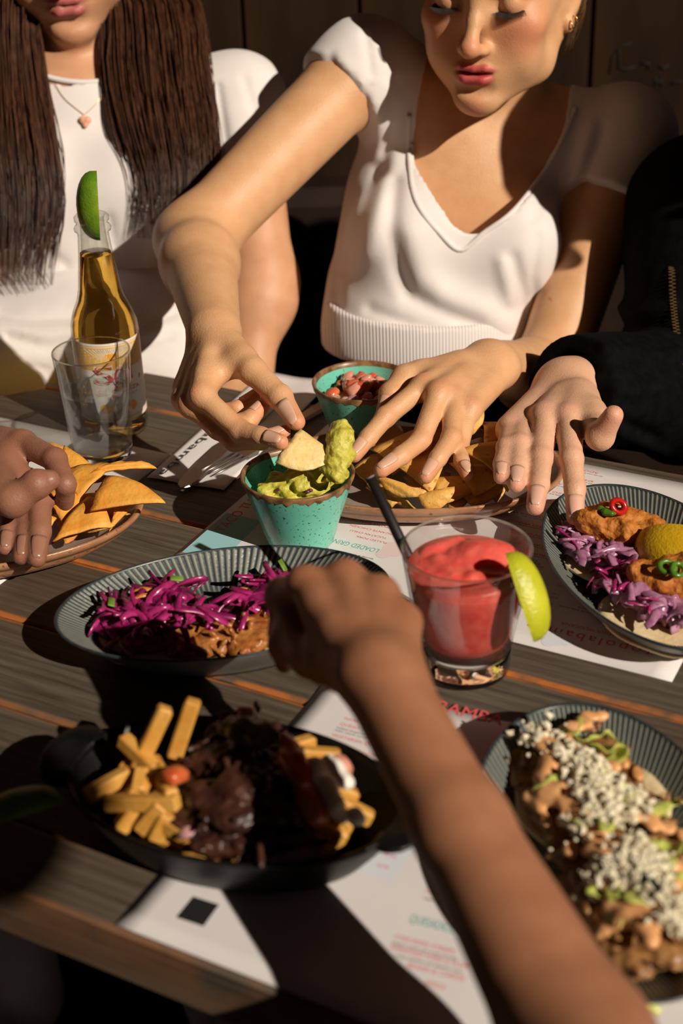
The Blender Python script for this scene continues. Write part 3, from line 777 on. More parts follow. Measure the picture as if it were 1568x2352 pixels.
# frozen red cocktail ------------------------------------------------------------
M_slush = mat('frozen strawberry slush', (.76, .085, .07), (.82, .15, .115), scale=120, rough=.3, bump=.15, bscale=420, sss=.35, sss_s=.012, spec=.5)
kc = at(1068, 1532); kc[2] = .05
ckt = thing('cocktail_glass', kc, 'rocks glass of frozen red cocktail with a lime wedge on its rim', 'glass')
V, F = lathe([(.02, .0), (2.75, .0), (3.0, .2), (3.05, .7), (3.1, 2.0), (3.35, 3.2), (3.85, 6.2), (4.30, 9.35), (4.29, 9.47), (4.18, 9.48), (4.10, 9.3), (3.66, 6.2), (3.15, 3.2), (2.85, 2.2)], 72); V[:, 2] = np.maximum(V[:, 2], 1.9); mkmesh('glass', V+kc, F, M_tumb, ckt)
M_solid, nt, b = newmat('solid clear glass'); b.inputs['Base Color'].default_value = (.98, .98, .97, 1); setin(b, trans=1., ior=1.45, rough=.01)
V, F = lathe([(.02, .0), (2.75, .0), (3.0, .2), (3.05, .7), (3.1, 1.9), (2.85, 2.0), (2.3, 1.8), (.02, 1.75)], 72); mkmesh('thick_base', V+kc, F, M_solid, ckt)
V, F = lathe([(4.24+.085*math.cos(q), 9.42+.085*math.sin(q)) for q in np.linspace(0, 6.2832, 9)], 72); mkmesh('rim', V+kc, F, M_solid, ckt)
ops = [u(c_(kc+np.array([0, 0, 4.6]), kc+np.array([0, 0, 7.6]), 2.9, 3.7)), u(c_(kc+[0, 0, 5.3], kc+[0, 0, 8.0], 3.2, 3.75), .3), ix(pl_(kc+[0, 0, 8.35], [0, 0, 1]), .3),
       u(c_(kc+[-1.5, .3, 7.8], kc+[2.6, .9, 7.9], .8, 1.0), .6), u(c_(kc+[-1.2, 1.4, 8.1], kc+[.5, 1.9, 8.1], .6, .7), .6), u(c_(kc+[.3, -1.5, 7.9], kc+[-1.6, -.4, 8.0], .55, .65), .5), s(c_(kc+[-.6, -1.2, 8.75], kc+[-1.0, 1.8, 9.1], .22, .3), .45),
       wob(3, 2.2, .05)]
V, F = lathe([(.02, 2.2), (2.2, 2.25), (2.8, 2.6), (3.12, 3.4), (3.63, 6.3), (3.95, 8.05), (3.85, 8.2), (3.2, 8.25)], 72)
V2, F2 = lathe([(3.31+.07*math.cos(q), 9.95+.07*math.sin(q)) for q in np.linspace(0, 6.2832, 9)], 64); mkmesh('rim', V2+tc_, F2, M_solid, tum)
V2, F2 = lathe([(.02, .0), (2.45, .0), (2.6, .2), (2.66, .9), (2.3, .95), (.02, .9)], 64); mkmesh('thick_base', V2+tc_, F2, M_solid, tum)
Vs, Fs = sdf([u(e_(kc+[0, 0, 7.85], (3.86, 3.86, .62))), u(c_(kc+[-1.9, .5, 8.1], kc+[-1.0, -1.6, 8.1], .45, .35), .5), u(e_(kc+[1.2, 1.0, 8.2], (2.2, 1.5, .95)), .7), u(c_(kc+[-2.3, 1.6, 8.2], kc+[-.4, 2.6, 8.4], .5, .4), .5), u(c_(kc+[.2, -1.8, 8.2], kc+[1.9, -1.9, 8.1], .4, .3), .5), s(c_(kc+[-1.05, -.4, 8.95], kc+[-.5, 2.4, 9.2], .2, .3), .35), wob(3, 4.5, .035), wob(8, 14, .01)], .11)
Va, Fa = join([(V+kc, F), (Vs, [tuple(q) for q in Fs])]); mkmesh('frozen_drink', Va, Fa, M_slush, ckt)
hor = nrm(np.array([.70, -.72, 0])); lw = kc + hor*4.45 + np.array([0, 0, 7.5])
az = nrm(np.array([.10, .22, 1.])*1.0 + np.array([-.42, .25, 0])); axx = nrm(hor - az*(hor@az)); R = np.stack([axx, np.cross(az, axx), az], 1)
wedge('lime_wedge', lw, R, 6.0, 1.75, 1.7, 'bright green lime wedge hooked on the rim of the red cocktail', M_limelt, 'lime')
M_straw = mat('black paper straw', (.012, .009, .009), rough=.55); M_strawend = mat('straw paper end', (.55, .45, .42), rough=.7)
s0 = at(948, 1300, 7.4); sdirp = bone(s0, 850, 1096, 7.6, -1)
s1_ = at(850, 1096, 13.0)
st = thing('drinking_straw', s0, 'black paper straw leaning out of the red cocktail', 'straw')
dd = nrm(s1_-s0)
V, F = tube([s0-dd*1.0, s0, s1_], .36, 14); mkmesh('tube', V, F, M_straw, st)
V, F = tube([s1_-dd*.05, s1_+dd*.03], .31, 14); mkmesh('cut_end', V, F, M_strawend, st)
# small lime lying in the shade at the table's end
a_ = at(45, 1880, 1.0)
wedge('lime_wedge', a_+np.array([0, 0, .1]), rotm(0, 90, 25)@rotm(0, 0, 180), 5.5, 1.7, 1.8, 'squeezed lime wedge lying on the bare planks next to the skillet', M_limeskin, 'lime')

# ================================================================== FOOD
M_chip = mat('fried corn chip', (.66, .32, .055), (.76, .45, .12), scale=70, rough=.55, bump=.4, bscale=260, c3=(.50, .20, .03), sc3=160)
M_chip_p = mat('paprika dusted chip', (.70, .27, .03), (.78, .40, .07), scale=55, rough=.6, bump=.4, bscale=260, c3=(.44, .085, .012), sc3=24)
M_chip_l = mat('pale corn chip', (.80, .56, .21), (.86, .66, .32), scale=80, rough=.55, bump=.4, bscale=260, c3=(.72, .42, .10), sc3=120)
def chip(cs, m, label, group, bulge=.5, arc=.6, seed=0, name='tortilla_chip'):
    a, b, c = [np.asarray(q, float) for q in cs]; n = 10; r = np.random.default_rng(seed)
    nr = nrm(np.cross(b-a, c-a)); nr = nr if nr[2] > 0 else -nr
    k = r.normal(size=(5, 2))*1.3; ph = r.uniform(0, 6, 5); out = nrm((b+c)/2-a)
    V = []; idx = {}
    for i in range(n+1):
        for j in range(n+1-i):
            l1, l2 = i/n, j/n; l0 = 1-l1-l2
            p = a*l0+b*l1+c*l2
            p = p + out*arc*4*l1*l2 + nr*bulge*(3.2*(l0*l1+l1*l2+l0*l2))
            q = np.array([l1*6, l2*6]); p = p + nr*.09*np.sin(q@k.T+ph).sum()/2
            idx[i, j] = len(V); V.append(p)
    F = []
    for i in range(n):
        for j in range(n-i):
            F.append((idx[i, j], idx[i+1, j], idx[i, j+1]))
            if i+j < n-1: F.append((idx[i+1, j], idx[i+1, j+1], idx[i, j+1]))
    V = np.array(V)
    if np.cross(V[F[0][1]]-V[F[0][0]], V[F[0][2]]-V[F[0][0]])@nr < 0: F = [f[::-1] for f in F]
    V, F = sheet(V, F, .17, nr)
    o = mkmesh(name, V, F, m); props(o, label, 'chip', group); return o
GL = 'paprika chips on the platter by the tumbler'; GR = 'plain chips on the platter under the hand'
LL = 'orange paprika dusted tortilla chip heaped on the platter by the tumbler'; LR = 'golden tortilla chip heaped on the platter behind the red cocktail'
def Q(*a): return [at(x, y, z) for x, y, z in a]
left = [((80, 1013, 3.6), (150, 1026, 4.2), (112, 1090, 2.6)), ((147, 1022, 5.0), (208, 1066, 4.0), (136, 1112, 3.0)), ((150, 1078, 4.4), (255, 1062, 5.0), (172, 1150, 3.4)),
        ((200, 1092, 4.6), (262, 1060, 5.0), (360, 1076, 4.2)), ((205, 1172, 4.2), (247, 1092, 5.6), (380, 1155, 4.6)), ((118, 1246, 2.2), (200, 1138, 3.9), (254, 1208, 3.0)),
        ((250, 1222, 2.2), (262, 1168, 3.2), (312, 1158, 3.0)), ((186, 1176, 3.0), (262, 1204, 2.9), (196, 1224, 2.2)), ((30, 1060, 3.5), (110, 1110, 4.6), (40, 1160, 3.2)),
        ((40, 1170, 3.5), (130, 1190, 3.8), (60, 1260, 2.2)), ((90, 1130, 3.8), (190, 1120, 3.7), (150, 1210, 2.6)), ((-30, 1100, 3), (40, 1120, 4), (0, 1200, 3)), ((230, 1120, 3), (300, 1180, 2.5), (210, 1190, 2.2)),
        ((160, 1150, 2.6), (260, 1130, 2.8), (220, 1215, 2.0)), ((120, 1180, 2.4), (210, 1190, 2.2), (150, 1250, 1.7)), ((100, 1060, 3.2), (190, 1080, 3.4), (120, 1140, 2.8)), ((250, 1110, 3.2), (325, 1120, 3.0), (285, 1170, 2.4))]
LLs = {0: 'paprika chip at the back of the platter, against the darkened index knuckle', 1: 'pointed paprika chip leaning towards the water tumbler', 2: 'broad paprika chip in the middle of the pile, darkest with red dust', 3: 'flat paprika chip jutting out beneath the sail shaped one, towards the napkin',
       4: 'large sail shaped paprika chip on top, its tip over the platter end', 5: 'wide paprika chip sloping to the near rim below the pinching fingers', 6: 'small paprika chip standing in the curved end of the platter', 7: 'small paprika chip wedged under the sail shaped one', 12: 'paprika chip lying flat on the platter floor beneath the sail shaped one'}
for i, c in enumerate(left): chip(Q(*c), M_chip_p, LLs.get(i, 'paprika dusted chip buried low in the pile beneath the others' if i > 12 or i == 10 else 'paprika dusted chip mostly hidden under the darkened hand'), GL, .42, .5, i)
right = [((848, 1030, 4.6), (1035, 962, 5.4), (990, 1132, 3.2)), ((850, 1085, 3.8), (990, 1130, 3.1), (905, 1142, 2.4)), ((872, 1118, 2.6), (965, 1176, 1.8), (895, 1150, 1.6)), ((952, 1138, 2.8), (1046, 1118, 3.4), (985, 1184, 1.6)),
         ((1062, 1028, 5.4), (1182, 1012, 4.6), (1168, 1126, 3.2)), ((1072, 955, 6.2), (1112, 946, 6.4), (1072, 1004, 4.8)), ((1108, 968, 5.6), (1178, 990, 4.8), (1112, 1022, 5.0)), ((1030, 1060, 4.2), (1160, 1086, 3.6), (1090, 1140, 2.6)),
         ((1060, 1142, 2.2), (1152, 1120, 2.6), (1088, 1172, 1.6)), ((806, 1078, 3.2), (866, 1046, 4.0), (850, 1120, 2.6)), ((990, 1098, 3.2), (1130, 1102, 3.2), (1000, 1165, 1.8)), ((900, 1000, 3.8), (980, 1040, 3.6), (900, 1090, 3.0)),
         ((1120, 1060, 3), (1200, 1060, 3), (1150, 1110, 2.4)), ((820, 1030, 3), (900, 960, 4), (930, 1050, 3.2)), ((960, 960, 4), (1060, 950, 4.6), (1050, 1040, 3.6)), ((840, 1120, 2), (930, 1110, 2), (900, 1165, 1.5)),
         ((880, 1060, 2.6), (985, 1005, 3.2), (960, 1105, 2.2)), ((1000, 1050, 2.9), (1105, 1005, 3.6), (1090, 1115, 2.4)), ((1075, 1100, 2.2), (1190, 1065, 2.8), (1140, 1150, 1.9)), ((925, 1095, 2.0), (1035, 1085, 2.6), (980, 1160, 1.7)), ((828, 1062, 2.8), (905, 1036, 3.0), (880, 1112, 2.2)), ((1125, 1015, 3.4), (1212, 1050, 2.8), (1160, 1092, 2.8)), ((1010, 1120, 2.0), (1090, 1125, 2.1), (1035, 1178, 1.5))]
LRs = {0: 'big golden chip under the middle finger of the resting hand', 1: 'golden chip sloping down from the long middle fingertip', 2: 'small golden chip lying low on the platter beside the black straw', 3: 'golden chip standing on its point below the ring fingertip', 4: 'large brown golden chip between the two reaching hands',
       5: 'small golden chip upright at the back of the heap, behind the little finger knuckle', 6: 'golden chip leaning at the back of the heap beside the black cuff', 7: 'wide golden chip under the little fingertip', 8: 'small golden chip by the rim nearest the fried chicken plate', 9: 'golden chip next to the guacamole bowl under the index fingertip'}
for i, c in enumerate(right): chip(Q(*c), M_chip, LRs.get(i, 'golden chip in the bottom layer of the heap, under the resting hand' if i > 15 else LR), GR, .45, .5, 40+i)
chip(Q((690, 984, 9.6), (632, 1060, 8.2), (770, 1052, 7.9)), M_chip_l, 'pale tortilla chip pinched between finger and thumb over the guacamole bowl', None, .28, 1.0, 77)
V_d = None

# guacamole and salsa ---------------------------------------------------
M_guac = mat('guacamole', (.48, .42, .04), (.60, .55, .10), scale=110, rough=.42, bump=.6, bscale=330, spec=.4, c3=(.34, .30, .03), sc3=90)
M_onion = mat('red onion bit', (.16, .02, .07), rough=.4)
gt = thing('guacamole', gb+np.array([0, 0, 1]), 'chunky green guacamole mounded in the teal bowl', 'dip')
g0 = gb+np.array([0, 0, 3.3])
ops = [u(e_(g0, (2.9, 2.9, 1.3)))]
for x, y, z, r in ((655, 1115, 4.9, 1.0), (690, 1100, 5.4, 1.15), (615, 1122, 4.8, .8), (700, 1118, 5.2, .9), (735, 1125, 4.8, .8), (708, 1072, 5.6, .9), (680, 1085, 5.6, .7), (640, 1105, 4.7, .9), (765, 1110, 4.6, .7), (725, 1085, 5.0, .8), (670, 1128, 4.6, .8)):
    ops.append(u(e_(at(x, y, z), (r, r, r*.8)), .45))
ops += [wob(1, 4.2, .2), wob(2, 10, .09)]
ops.append(ix(c_(gb+np.array([0, 0, 2.2]), gb+np.array([0, 0, 6.2]), 2.75, 4.0), .1))
sdf_obj('mash', ops, .11, M_guac, gt)
for x, y, z in ((705, 1133, 5.2), (712, 1130, 5.25), (640, 1128, 4.9)):
    V, F = bevbox(.42, .3, .25, .06); mkmesh('onion_bit', V@rotm(20, 30, rnd.uniform(0, 180)).T+at(x, y, z), F, M_onion, gt)
dl = [at(782, 990, 9.5), at(786, 1010, 9.1), at(776, 1030, 8.6), at(778, 1055, 7.9), at(772, 1085, 7.1)]
ops = []
for i in range(4): ops.append(u(c_(dl[i], dl[i+1], .85, .85), .35))
for k in range(14):
    t_ = rnd.random()*3.99; i = int(t_); p = dl[i]*(1-(t_-i))+dl[i+1]*(t_-i)
    ops.append(u(e_(p+rng.normal(size=3)*[.5, .35, .4], rnd.uniform(.3, .55)), .25))
ops += [wob(5, 5, .14), wob(6, 11, .07)]
o = sdf_obj('guacamole_dollop', ops, .1, M_guac); props(o, 'thick green dollop of guacamole clinging to the dipped pale chip', 'dip')

M_tom = mat('diced tomato', (.62, .075, .035), (.70, .20, .10), scale=60, rough=.22, sss=.25, sss_s=.004, spec=.5)
M_tom2 = mat('pale diced tomato', (.66, .24, .16), (.72, .36, .27), scale=60, rough=.22, sss=.3, sss_s=.004, spec=.5)
M_rono = mat('diced pink onion', (.55, .27, .27), (.64, .40, .40), scale=80, rough=.25, sss=.3, sss_s=.004)
M_ylw = mat('yellow pepper bit', (.70, .45, .06), rough=.3); M_herb = mat('green herb', (.09, .17, .015), (.16, .26, .03), scale=120, rough=.45)
sal = thing('tomato_salsa', sb+np.array([0, 0, 1]), 'chopped red tomato and onion salsa filling the teal bowl behind the chips', 'dip')
sdf_obj('juice', [u(e_(sb+np.array([0, 0, 3.6]), (3.35, 3.35, 1.0))), wob(4, 2, .1)], .2, M_tom, sal)
protos = []
for m_, nm in ((M_tom, 'tomato_dice'), (M_tom2, 'tomato_dice'), (M_rono, 'onion_dice'), (M_ylw, 'pepper_dice'), (M_herb, 'herb_bit')):
    V, F = bevbox(1.25, 1.05, .75, .22); V = V+rng.normal(size=V.shape)*.05
    protos.append((m_, nm, V, F))
made = {}
for k in range(58):
    j = rnd.choice([0, 0, 0, 1, 1, 1, 2, 2, 3] if k < 52 else [4]); a = rnd.uniform(0, 6.28); rr = 3.1*math.sqrt(rnd.random())
    loc = sb+np.array([rr*math.cos(a), rr*math.sin(a), 4.25+.9*(1-rr/3.5)+rnd.uniform(-.15, .35)])
    scl = rnd.uniform(.75, 1.15)*(.5 if j > 2 else 1); rot = (rnd.uniform(-.6, .6), rnd.uniform(-.6, .6), rnd.uniform(0, 6))
    m_, nm, V, F = protos[j]
    if j not in made: made[j] = mkmesh(nm, V, F, m_, sal, smooth=True, loc=loc); made[j].rotation_euler = rot; made[j].scale = (scl,)*3
    else: link_copy(made[j], sal, loc, rot, scl)

# shared taco pieces ------------------------------------------------------------
M_tort = mat('corn tortilla', (.70, .53, .29), (.78, .64, .40), scale=60, rough=.7, bump=.3, bscale=250, c3=(.55, .33, .12), sc3=50)
M_pork = mat('pulled saucy meat', (.30, .085, .018), (.46, .19, .05), scale=110, rough=.3, bump=.5, bscale=300, spec=.6)
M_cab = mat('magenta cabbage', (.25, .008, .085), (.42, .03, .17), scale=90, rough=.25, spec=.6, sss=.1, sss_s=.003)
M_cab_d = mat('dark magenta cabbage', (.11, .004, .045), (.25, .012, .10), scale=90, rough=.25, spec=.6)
M_slaw = mat('creamy purple slaw', (.29, .09, .20), (.47, .24, .36), scale=100, rough=.3, spec=.5, c3=(.22, .02, .13), sc3=120)
M_batter = mat('crisp orange batter', (.42, .125, .018), (.56, .21, .035), scale=70, rough=.55, bump=1., bscale=260, spec=.3, c3=(.26, .06, .01), sc3=90)
def tortilla(c, r, tilt, name='tortilla', parent=None, fold=0., m=None, seed=0):
    n, k = 40, 7; V = []
    rr = np.random.default_rng(seed); ph = rr.uniform(0, 6, 4)
    for j in range(k+1):
        for i in range(n):
            t = 6.2832*i/n; q = j/k*r*(1+.03*math.sin(3*t+ph[0])+.02*math.sin(7*t+ph[1]))
            V.append((q*math.cos(t), q*math.sin(t), .12*(j/k)**2*math.sin(4*t+ph[2])+fold*(q*math.sin(t)/r)**2))
    F = [(j*n+i, j*n+(i+1) % n, (j+1)*n+(i+1) % n, (j+1)*n+i) for j in range(k) for i in range(n)]
    V, F = sheet(np.array(V), F, .22)
    return mkmesh(name, V@rotm(*tilt).T+c, F, m or M_tort, parent)
def ribbon(L, wd, th, bend, twist, seed):
    r = np.random.default_rng(seed); n = 7; V = []; ph = r.uniform(0, 6)
    for i in range(n+1):
        x = (i/n-.5)*L; a = bend*x/L*2
        c = np.array([L/2*math.sin(a)/max(abs(bend), .1)*1.2 if abs(bend) > .1 else x, .25*math.sin(x*1.7+ph), L/2*(math.cos(a)-1)/max(abs(bend), .1)])
        tw = twist*i/n; wv = np.array([0, math.cos(tw), math.sin(tw)]); tv = np.array([0, -math.sin(tw), math.cos(tw)])
        ww = wd*(.55+.45*math.sin(math.pi*(i+.6)/(n+1.2)))
        V += [c-wv*ww-tv*th, c+wv*ww-tv*th, c+wv*ww*.9+tv*th, c-wv*ww*.9+tv*th]
    F = [(i*4+k, i*4+(k+1) % 4, i*4+4+(k+1) % 4, i*4+4+k) for i in range(n) for k in range(4)]+[(3, 2, 1, 0), (n*4, n*4+1, n*4+2, n*4+3)]
    return np.array(V), F
RIB = [ribbon(rnd.uniform(2.2, 4.0), rnd.uniform(.17, .34), .07, rnd.uniform(-1.3, 1.3), rnd.uniform(-2, 2), 90+i) for i in range(8)]
ribmesh = {}
def shreds(parent, n, region, m, name, zspread=.5, scl=(.8, 1.25), tilt=.6, wide=1.):
    """region(): random point; each strand an object of its own sharing one of a few meshes"""
    for k in range(n):
        j = rnd.randrange(len(RIB)); p = region(); rot = (rnd.uniform(-tilt, tilt), rnd.uniform(-tilt, tilt), rnd.uniform(0, 6.28)); sc = rnd.uniform(*scl)
        key = (j, m.name)
        if key not in ribmesh:
            V, F = RIB[j]; o = mkmesh(name, V, F, m, parent, smooth=True, loc=p); ribmesh[key] = o.data
        else:
            o = bpy.data.objects.new(name, ribmesh[key]); col.objects.link(o); o.parent = parent
            o.location = Vector(((np.asarray(p)-parent_org(parent))/100).tolist())
        o.rotation_euler = rot; o.scale = (sc, sc*wide, sc*min(wide, 1.5))
def pulled(parent, name, pts, m, vox=.13, nst=40, sd=1, spread=1.0, flat=.6):
    ops = []; r = np.random.default_rng(sd); pts = [np.asarray(p) for p in pts]
    for p in pts: ops.append(u(e_(p-np.array([0, 0, .25]), (1.15*spread, 1.0*spread, .65)), .5))
    for k in range(nst):
        p = pts[r.integers(len(pts))]+r.normal(size=3)*[.75*spread, .7*spread, .3]
        d = nrm(r.normal(size=3)*[1, 1, .45])*r.uniform(.4, 1.0)
        ops.append(u(c_(p-d, p+d, r.uniform(.14, .26), r.uniform(.1, .2)), .12))
    ops += [wob(sd+50, 7, .1), wob(sd+51, 15, .05)]
    return sdf_obj(name, ops, vox, m, parent)

# plate 1: pulled meat tacos ------------------------------------------------------
def pick(cands, sp, z0, z1):
    def f():
        x, y = cands[rnd.randrange(len(cands))]
        p = at(x+rnd.gauss(0, sp), y+rnd.gauss(0, sp*.55), 2.2); p[2] = rnd.uniform(z0, z1); return p
    return f
def inplate(c, deg, a, b):
    R = rotm(0, 0, -deg)
    return lambda p: ((R@(p-c))[0]/a)**2+((R@(p-c))[1]/b)**2
tA = at(368, 1452, 1.2); tacoA = thing('taco', tA, 'open pulled meat taco heaped with magenta cabbage, clear of the fist', 'taco')
tortilla(np.array([-12.9, 84.0, 1.05]), 4.7, (0, 4, 10), 'tortilla', tacoA, .55, seed=1)
pulled(tacoA, 'pulled_meat', [at(x, y, 1.8) for x, y in ((290, 1478), (345, 1470), (400, 1462), (450, 1448), (490, 1452), (470, 1478), (360, 1440), (420, 1490), (300, 1450), (510, 1470))], M_pork, nst=60, sd=3)
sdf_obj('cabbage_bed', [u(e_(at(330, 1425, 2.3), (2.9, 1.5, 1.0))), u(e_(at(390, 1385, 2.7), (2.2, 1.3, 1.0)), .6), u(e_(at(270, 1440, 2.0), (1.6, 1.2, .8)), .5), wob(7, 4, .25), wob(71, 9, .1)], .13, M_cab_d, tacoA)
pk = [(250, 1430), (280, 1405), (310, 1390), (340, 1400), (370, 1380), (400, 1360), (425, 1345), (360, 1420), (320, 1430), (420, 1400), (460, 1410), (270, 1400)]
def tall(cands, sp, f):
    def g():
        x, y = cands[rnd.randrange(len(cands))]; z = f(x, y)+rnd.uniform(-.5, .7); return at(x+rnd.gauss(0, sp), y+rnd.gauss(0, sp*.6), z)
    return g
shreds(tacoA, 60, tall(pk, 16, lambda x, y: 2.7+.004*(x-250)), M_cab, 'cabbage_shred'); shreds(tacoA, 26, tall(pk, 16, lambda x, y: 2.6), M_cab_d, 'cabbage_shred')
shreds(tacoA, 4, tall([(490, 1408), (520, 1410)], 10, lambda x, y: 1.8), M_cab, 'cabbage_shred', scl=(.7, .9), tilt=.2)
tB = at(610, 1450, 1.2); tacoB = thing('taco', tB, 'pulled meat taco half hidden under the dark fist reaching over the slate plate', 'taco')
tortilla(np.array([-4.2, 85.4, 1.05]), 4.6, (0, 0, 10), 'tortilla', tacoB, .55, seed=2)
pulled(tacoB, 'pulled_meat', [at(x, y, 1.9) for x, y in ((570, 1430), (600, 1445), (630, 1420), (590, 1465), (560, 1480), (650, 1460))], M_pork, nst=40, sd=9)
shreds(tacoB, 34, tall([(560, 1375), (590, 1350), (620, 1330), (640, 1315), (600, 1385), (640, 1370), (545, 1385), (630, 1390)], 12, lambda x, y: 2.6+.006*(x-560)), M_cab, 'cabbage_shred')
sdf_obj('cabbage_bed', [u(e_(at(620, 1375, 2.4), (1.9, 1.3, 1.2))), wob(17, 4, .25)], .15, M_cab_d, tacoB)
M_carrot = mat('orange carrot shred', (.55, .20, .03), rough=.4)
for tp, lst in ((tacoA, ((405, 1330, 4.0), (430, 1392, 3.0), (470, 1412, 2.4), (255, 1385, 3.2), (300, 1395, 3.3), (330, 1452, 2.6))), (tacoB, ((648, 1300, 3.6), (528, 1470, 1.0)))):
    for x, y, z in lst:
        V, F = bevbox(.9, .5, .14, .05); V[:, 2] += .15*np.sin(V[:, 0]*4); mkmesh('coriander_leaf', V@rotm(rnd.uniform(-40, 40), rnd.uniform(-40, 40), rnd.uniform(0, 180)).T+at(x, y, z), F, M_herb, tp)
    for x, y, z in ((556, 1352, 3.0), (570, 1358, 2.9)) if tp is tacoB else ((335, 1352, 3.6), (333, 1366, 3.5)):
        V, F = RIB[2]; mkmesh('carrot_shred', V*.6@rotm(0, 10, rnd.uniform(0, 90)).T+at(x, y, z), F, M_carrot, tp)

# plate 2: fried chicken tacos -------------------------------------------------------
def fried(name, c, R, size, sd, parent):
    r = np.random.default_rng(sd); a, b, h = size
    ops = [u(e_(c, (a, b, h), R))]
    for k in range(16):
        q = R@np.array([r.uniform(-.8, .8)*a, r.uniform(-.7, .7)*b, r.uniform(.0, .6)*h]); ops.append(u(e_(c+q, r.uniform(.35, .75)), .5))
    ops += [wob(sd, 3.2, .22), wob(sd+1, 8, .1), wob(sd+2, 18, .035)]
    return sdf_obj(name, ops, .11, M_batter, parent)
M_chili = mat('red chilli', (.45, .01, .008), rough=.25); M_chilg = mat('green chilli', (.06, .15, .012), (.10, .22, .02), scale=80, rough=.25); M_seed = mat('chilli seed', (.75, .60, .28), rough=.5)
def ring(name, c, R, r1, r2, m, parent):
    V = []; F = []; n, k = 18, 6
    for i in range(n):
        for j in range(k):
            a = 6.2832*i/n; b_ = 6.2832*j/k; q = r1+r2*math.cos(b_); V.append((q*math.cos(a), q*.8*math.sin(a), r2*.9*math.sin(b_)))
    for i in range(n):
        for j in range(k): F.append((i*k+j, ((i+1) % n)*k+j, ((i+1) % n)*k+(j+1) % k, i*k+(j+1) % k))
    return mkmesh(name, np.array(V)@R.T+c, F, m, parent)
ptC = at(1400, 1215, 1.5); tacoC = thing('taco', ptC, 'fried chicken taco with red and green chilli on top, touched by a fingertip', 'taco')
tortilla(np.array([20.9, 92.0, 1.1]), 4.75, (0, 0, -79), 'tortilla', tacoC, .55, seed=3)
fried('fried_chicken', at(1418, 1205, 3.2), rotm(10, 4, -14), (3.5, 1.75, 1.25), 21, tacoC)
sdf_obj('slaw_bed', [u(e_(at(1375, 1275, 1.6), (2.9, 1.2, .7), rotm(0, 0, -28))), u(e_(at(1440, 1262, 1.7), (2.6, 1.1, .8)), .6), u(e_(at(1312, 1225, 1.8), (1.1, 1.2, .8)), .5), wob(27, 4, .22), wob(28, 9, .1)], .13, M_slaw, tacoC)
shreds(tacoC, 60, tall([(1300, 1215), (1320, 1240), (1345, 1262), (1375, 1270), (1405, 1265), (1440, 1262), (1475, 1258), (1500, 1245), (1400, 1290), (1430, 1290), (1330, 1215)], 10, lambda x, y: 2.3), M_slaw, 'slaw_shred', scl=(.5, .85), wide=2.3)
shreds(tacoC, 16, tall([(1305, 1230), (1340, 1262), (1400, 1275), (1470, 1262), (1410, 1300)], 12, lambda x, y: 2.5), M_cab, 'slaw_shred', scl=(.6, .9))
cc = at(1420, 1163, 5.0); ring('red_chilli_ring', cc, rotm(50, 20, 20), .62, .26, M_chili, tacoC)
V, F = bevbox(.25, .2, .1, .04); mkmesh('chilli_seed', V+cc+np.array([0, -.3, .1]), F, M_seed, tacoC)
sdf_obj('green_chilli', [u(c_(at(1380, 1170, 4.7), at(1410, 1178, 4.7), .3, .2)), u(c_(at(1390, 1176, 4.8), at(1404, 1180, 4.8), .3, .2), .2)], .08, M_chilg, tacoC)
ptD = at(1520, 1390, 1.5); tacoD = thing('taco', ptD, 'fried chicken taco with wet green jalapeno slices, next to the lemon wedge', 'taco')
tortilla(np.array([22.6, 83.6, 1.1]), 4.75, (0, 0, -79), 'tortilla', tacoD, .55, seed=4)
fried('fried_chicken', at(1545, 1325, 3.3), rotm(8, -4, -8), (3.3, 1.8, 1.35), 31, tacoD)
sdf_obj('slaw_bed', [u(e_(at(1520, 1392, 1.8), (3.0, 1.3, .9), rotm(0, 0, -30))), u(e_(at(1440, 1340, 1.6), (1.8, 1.5, .9)), .6), u(e_(at(1580, 1410, 1.8), (2, 1.3, .8)), .6), wob(37, 4, .22), wob(38, 9, .1)], .13, M_slaw, tacoD)
shreds(tacoD, 56, tall([(1410, 1310), (1430, 1335), (1450, 1370), (1480, 1375), (1510, 1385), (1540, 1400), (1565, 1415), (1400, 1340), (1450, 1310)], 10, lambda x, y: 2.3), M_slaw, 'slaw_shred', scl=(.5, .85), wide=2.3)
shreds(tacoD, 14, tall([(1390, 1320), (1440, 1350), (1500, 1385), (1400, 1345)], 10, lambda x, y: 2.5), M_cab, 'slaw_shred', scl=(.6, .9))
ring('jalapeno_slice', at(1532, 1302, 4.9), rotm(35, 10, 0), .55, .22, M_chilg, tacoD); ring('jalapeno_slice', at(1556, 1308, 4.9), rotm(25, -15, 60), .55, .22, M_chilg, tacoD)
ops = [u(e_(at(1556, 1262, 2.6), (2.6, 2.0, 1.8), rotm(0, 0, 30)))]
wedge('lemon_wedge', at(1568, 1270, 2.6), np.stack([nrm([-.5, -.75, .45]), nrm(np.cross([.86, -.5, .1], [-.5, -.75, .45])), nrm([.86, -.5, .1])], 1), 7.0, 2.6, 1.9, 'yellow lemon wedge tucked between the fried chicken tacos', M_lemon, 'lemon')

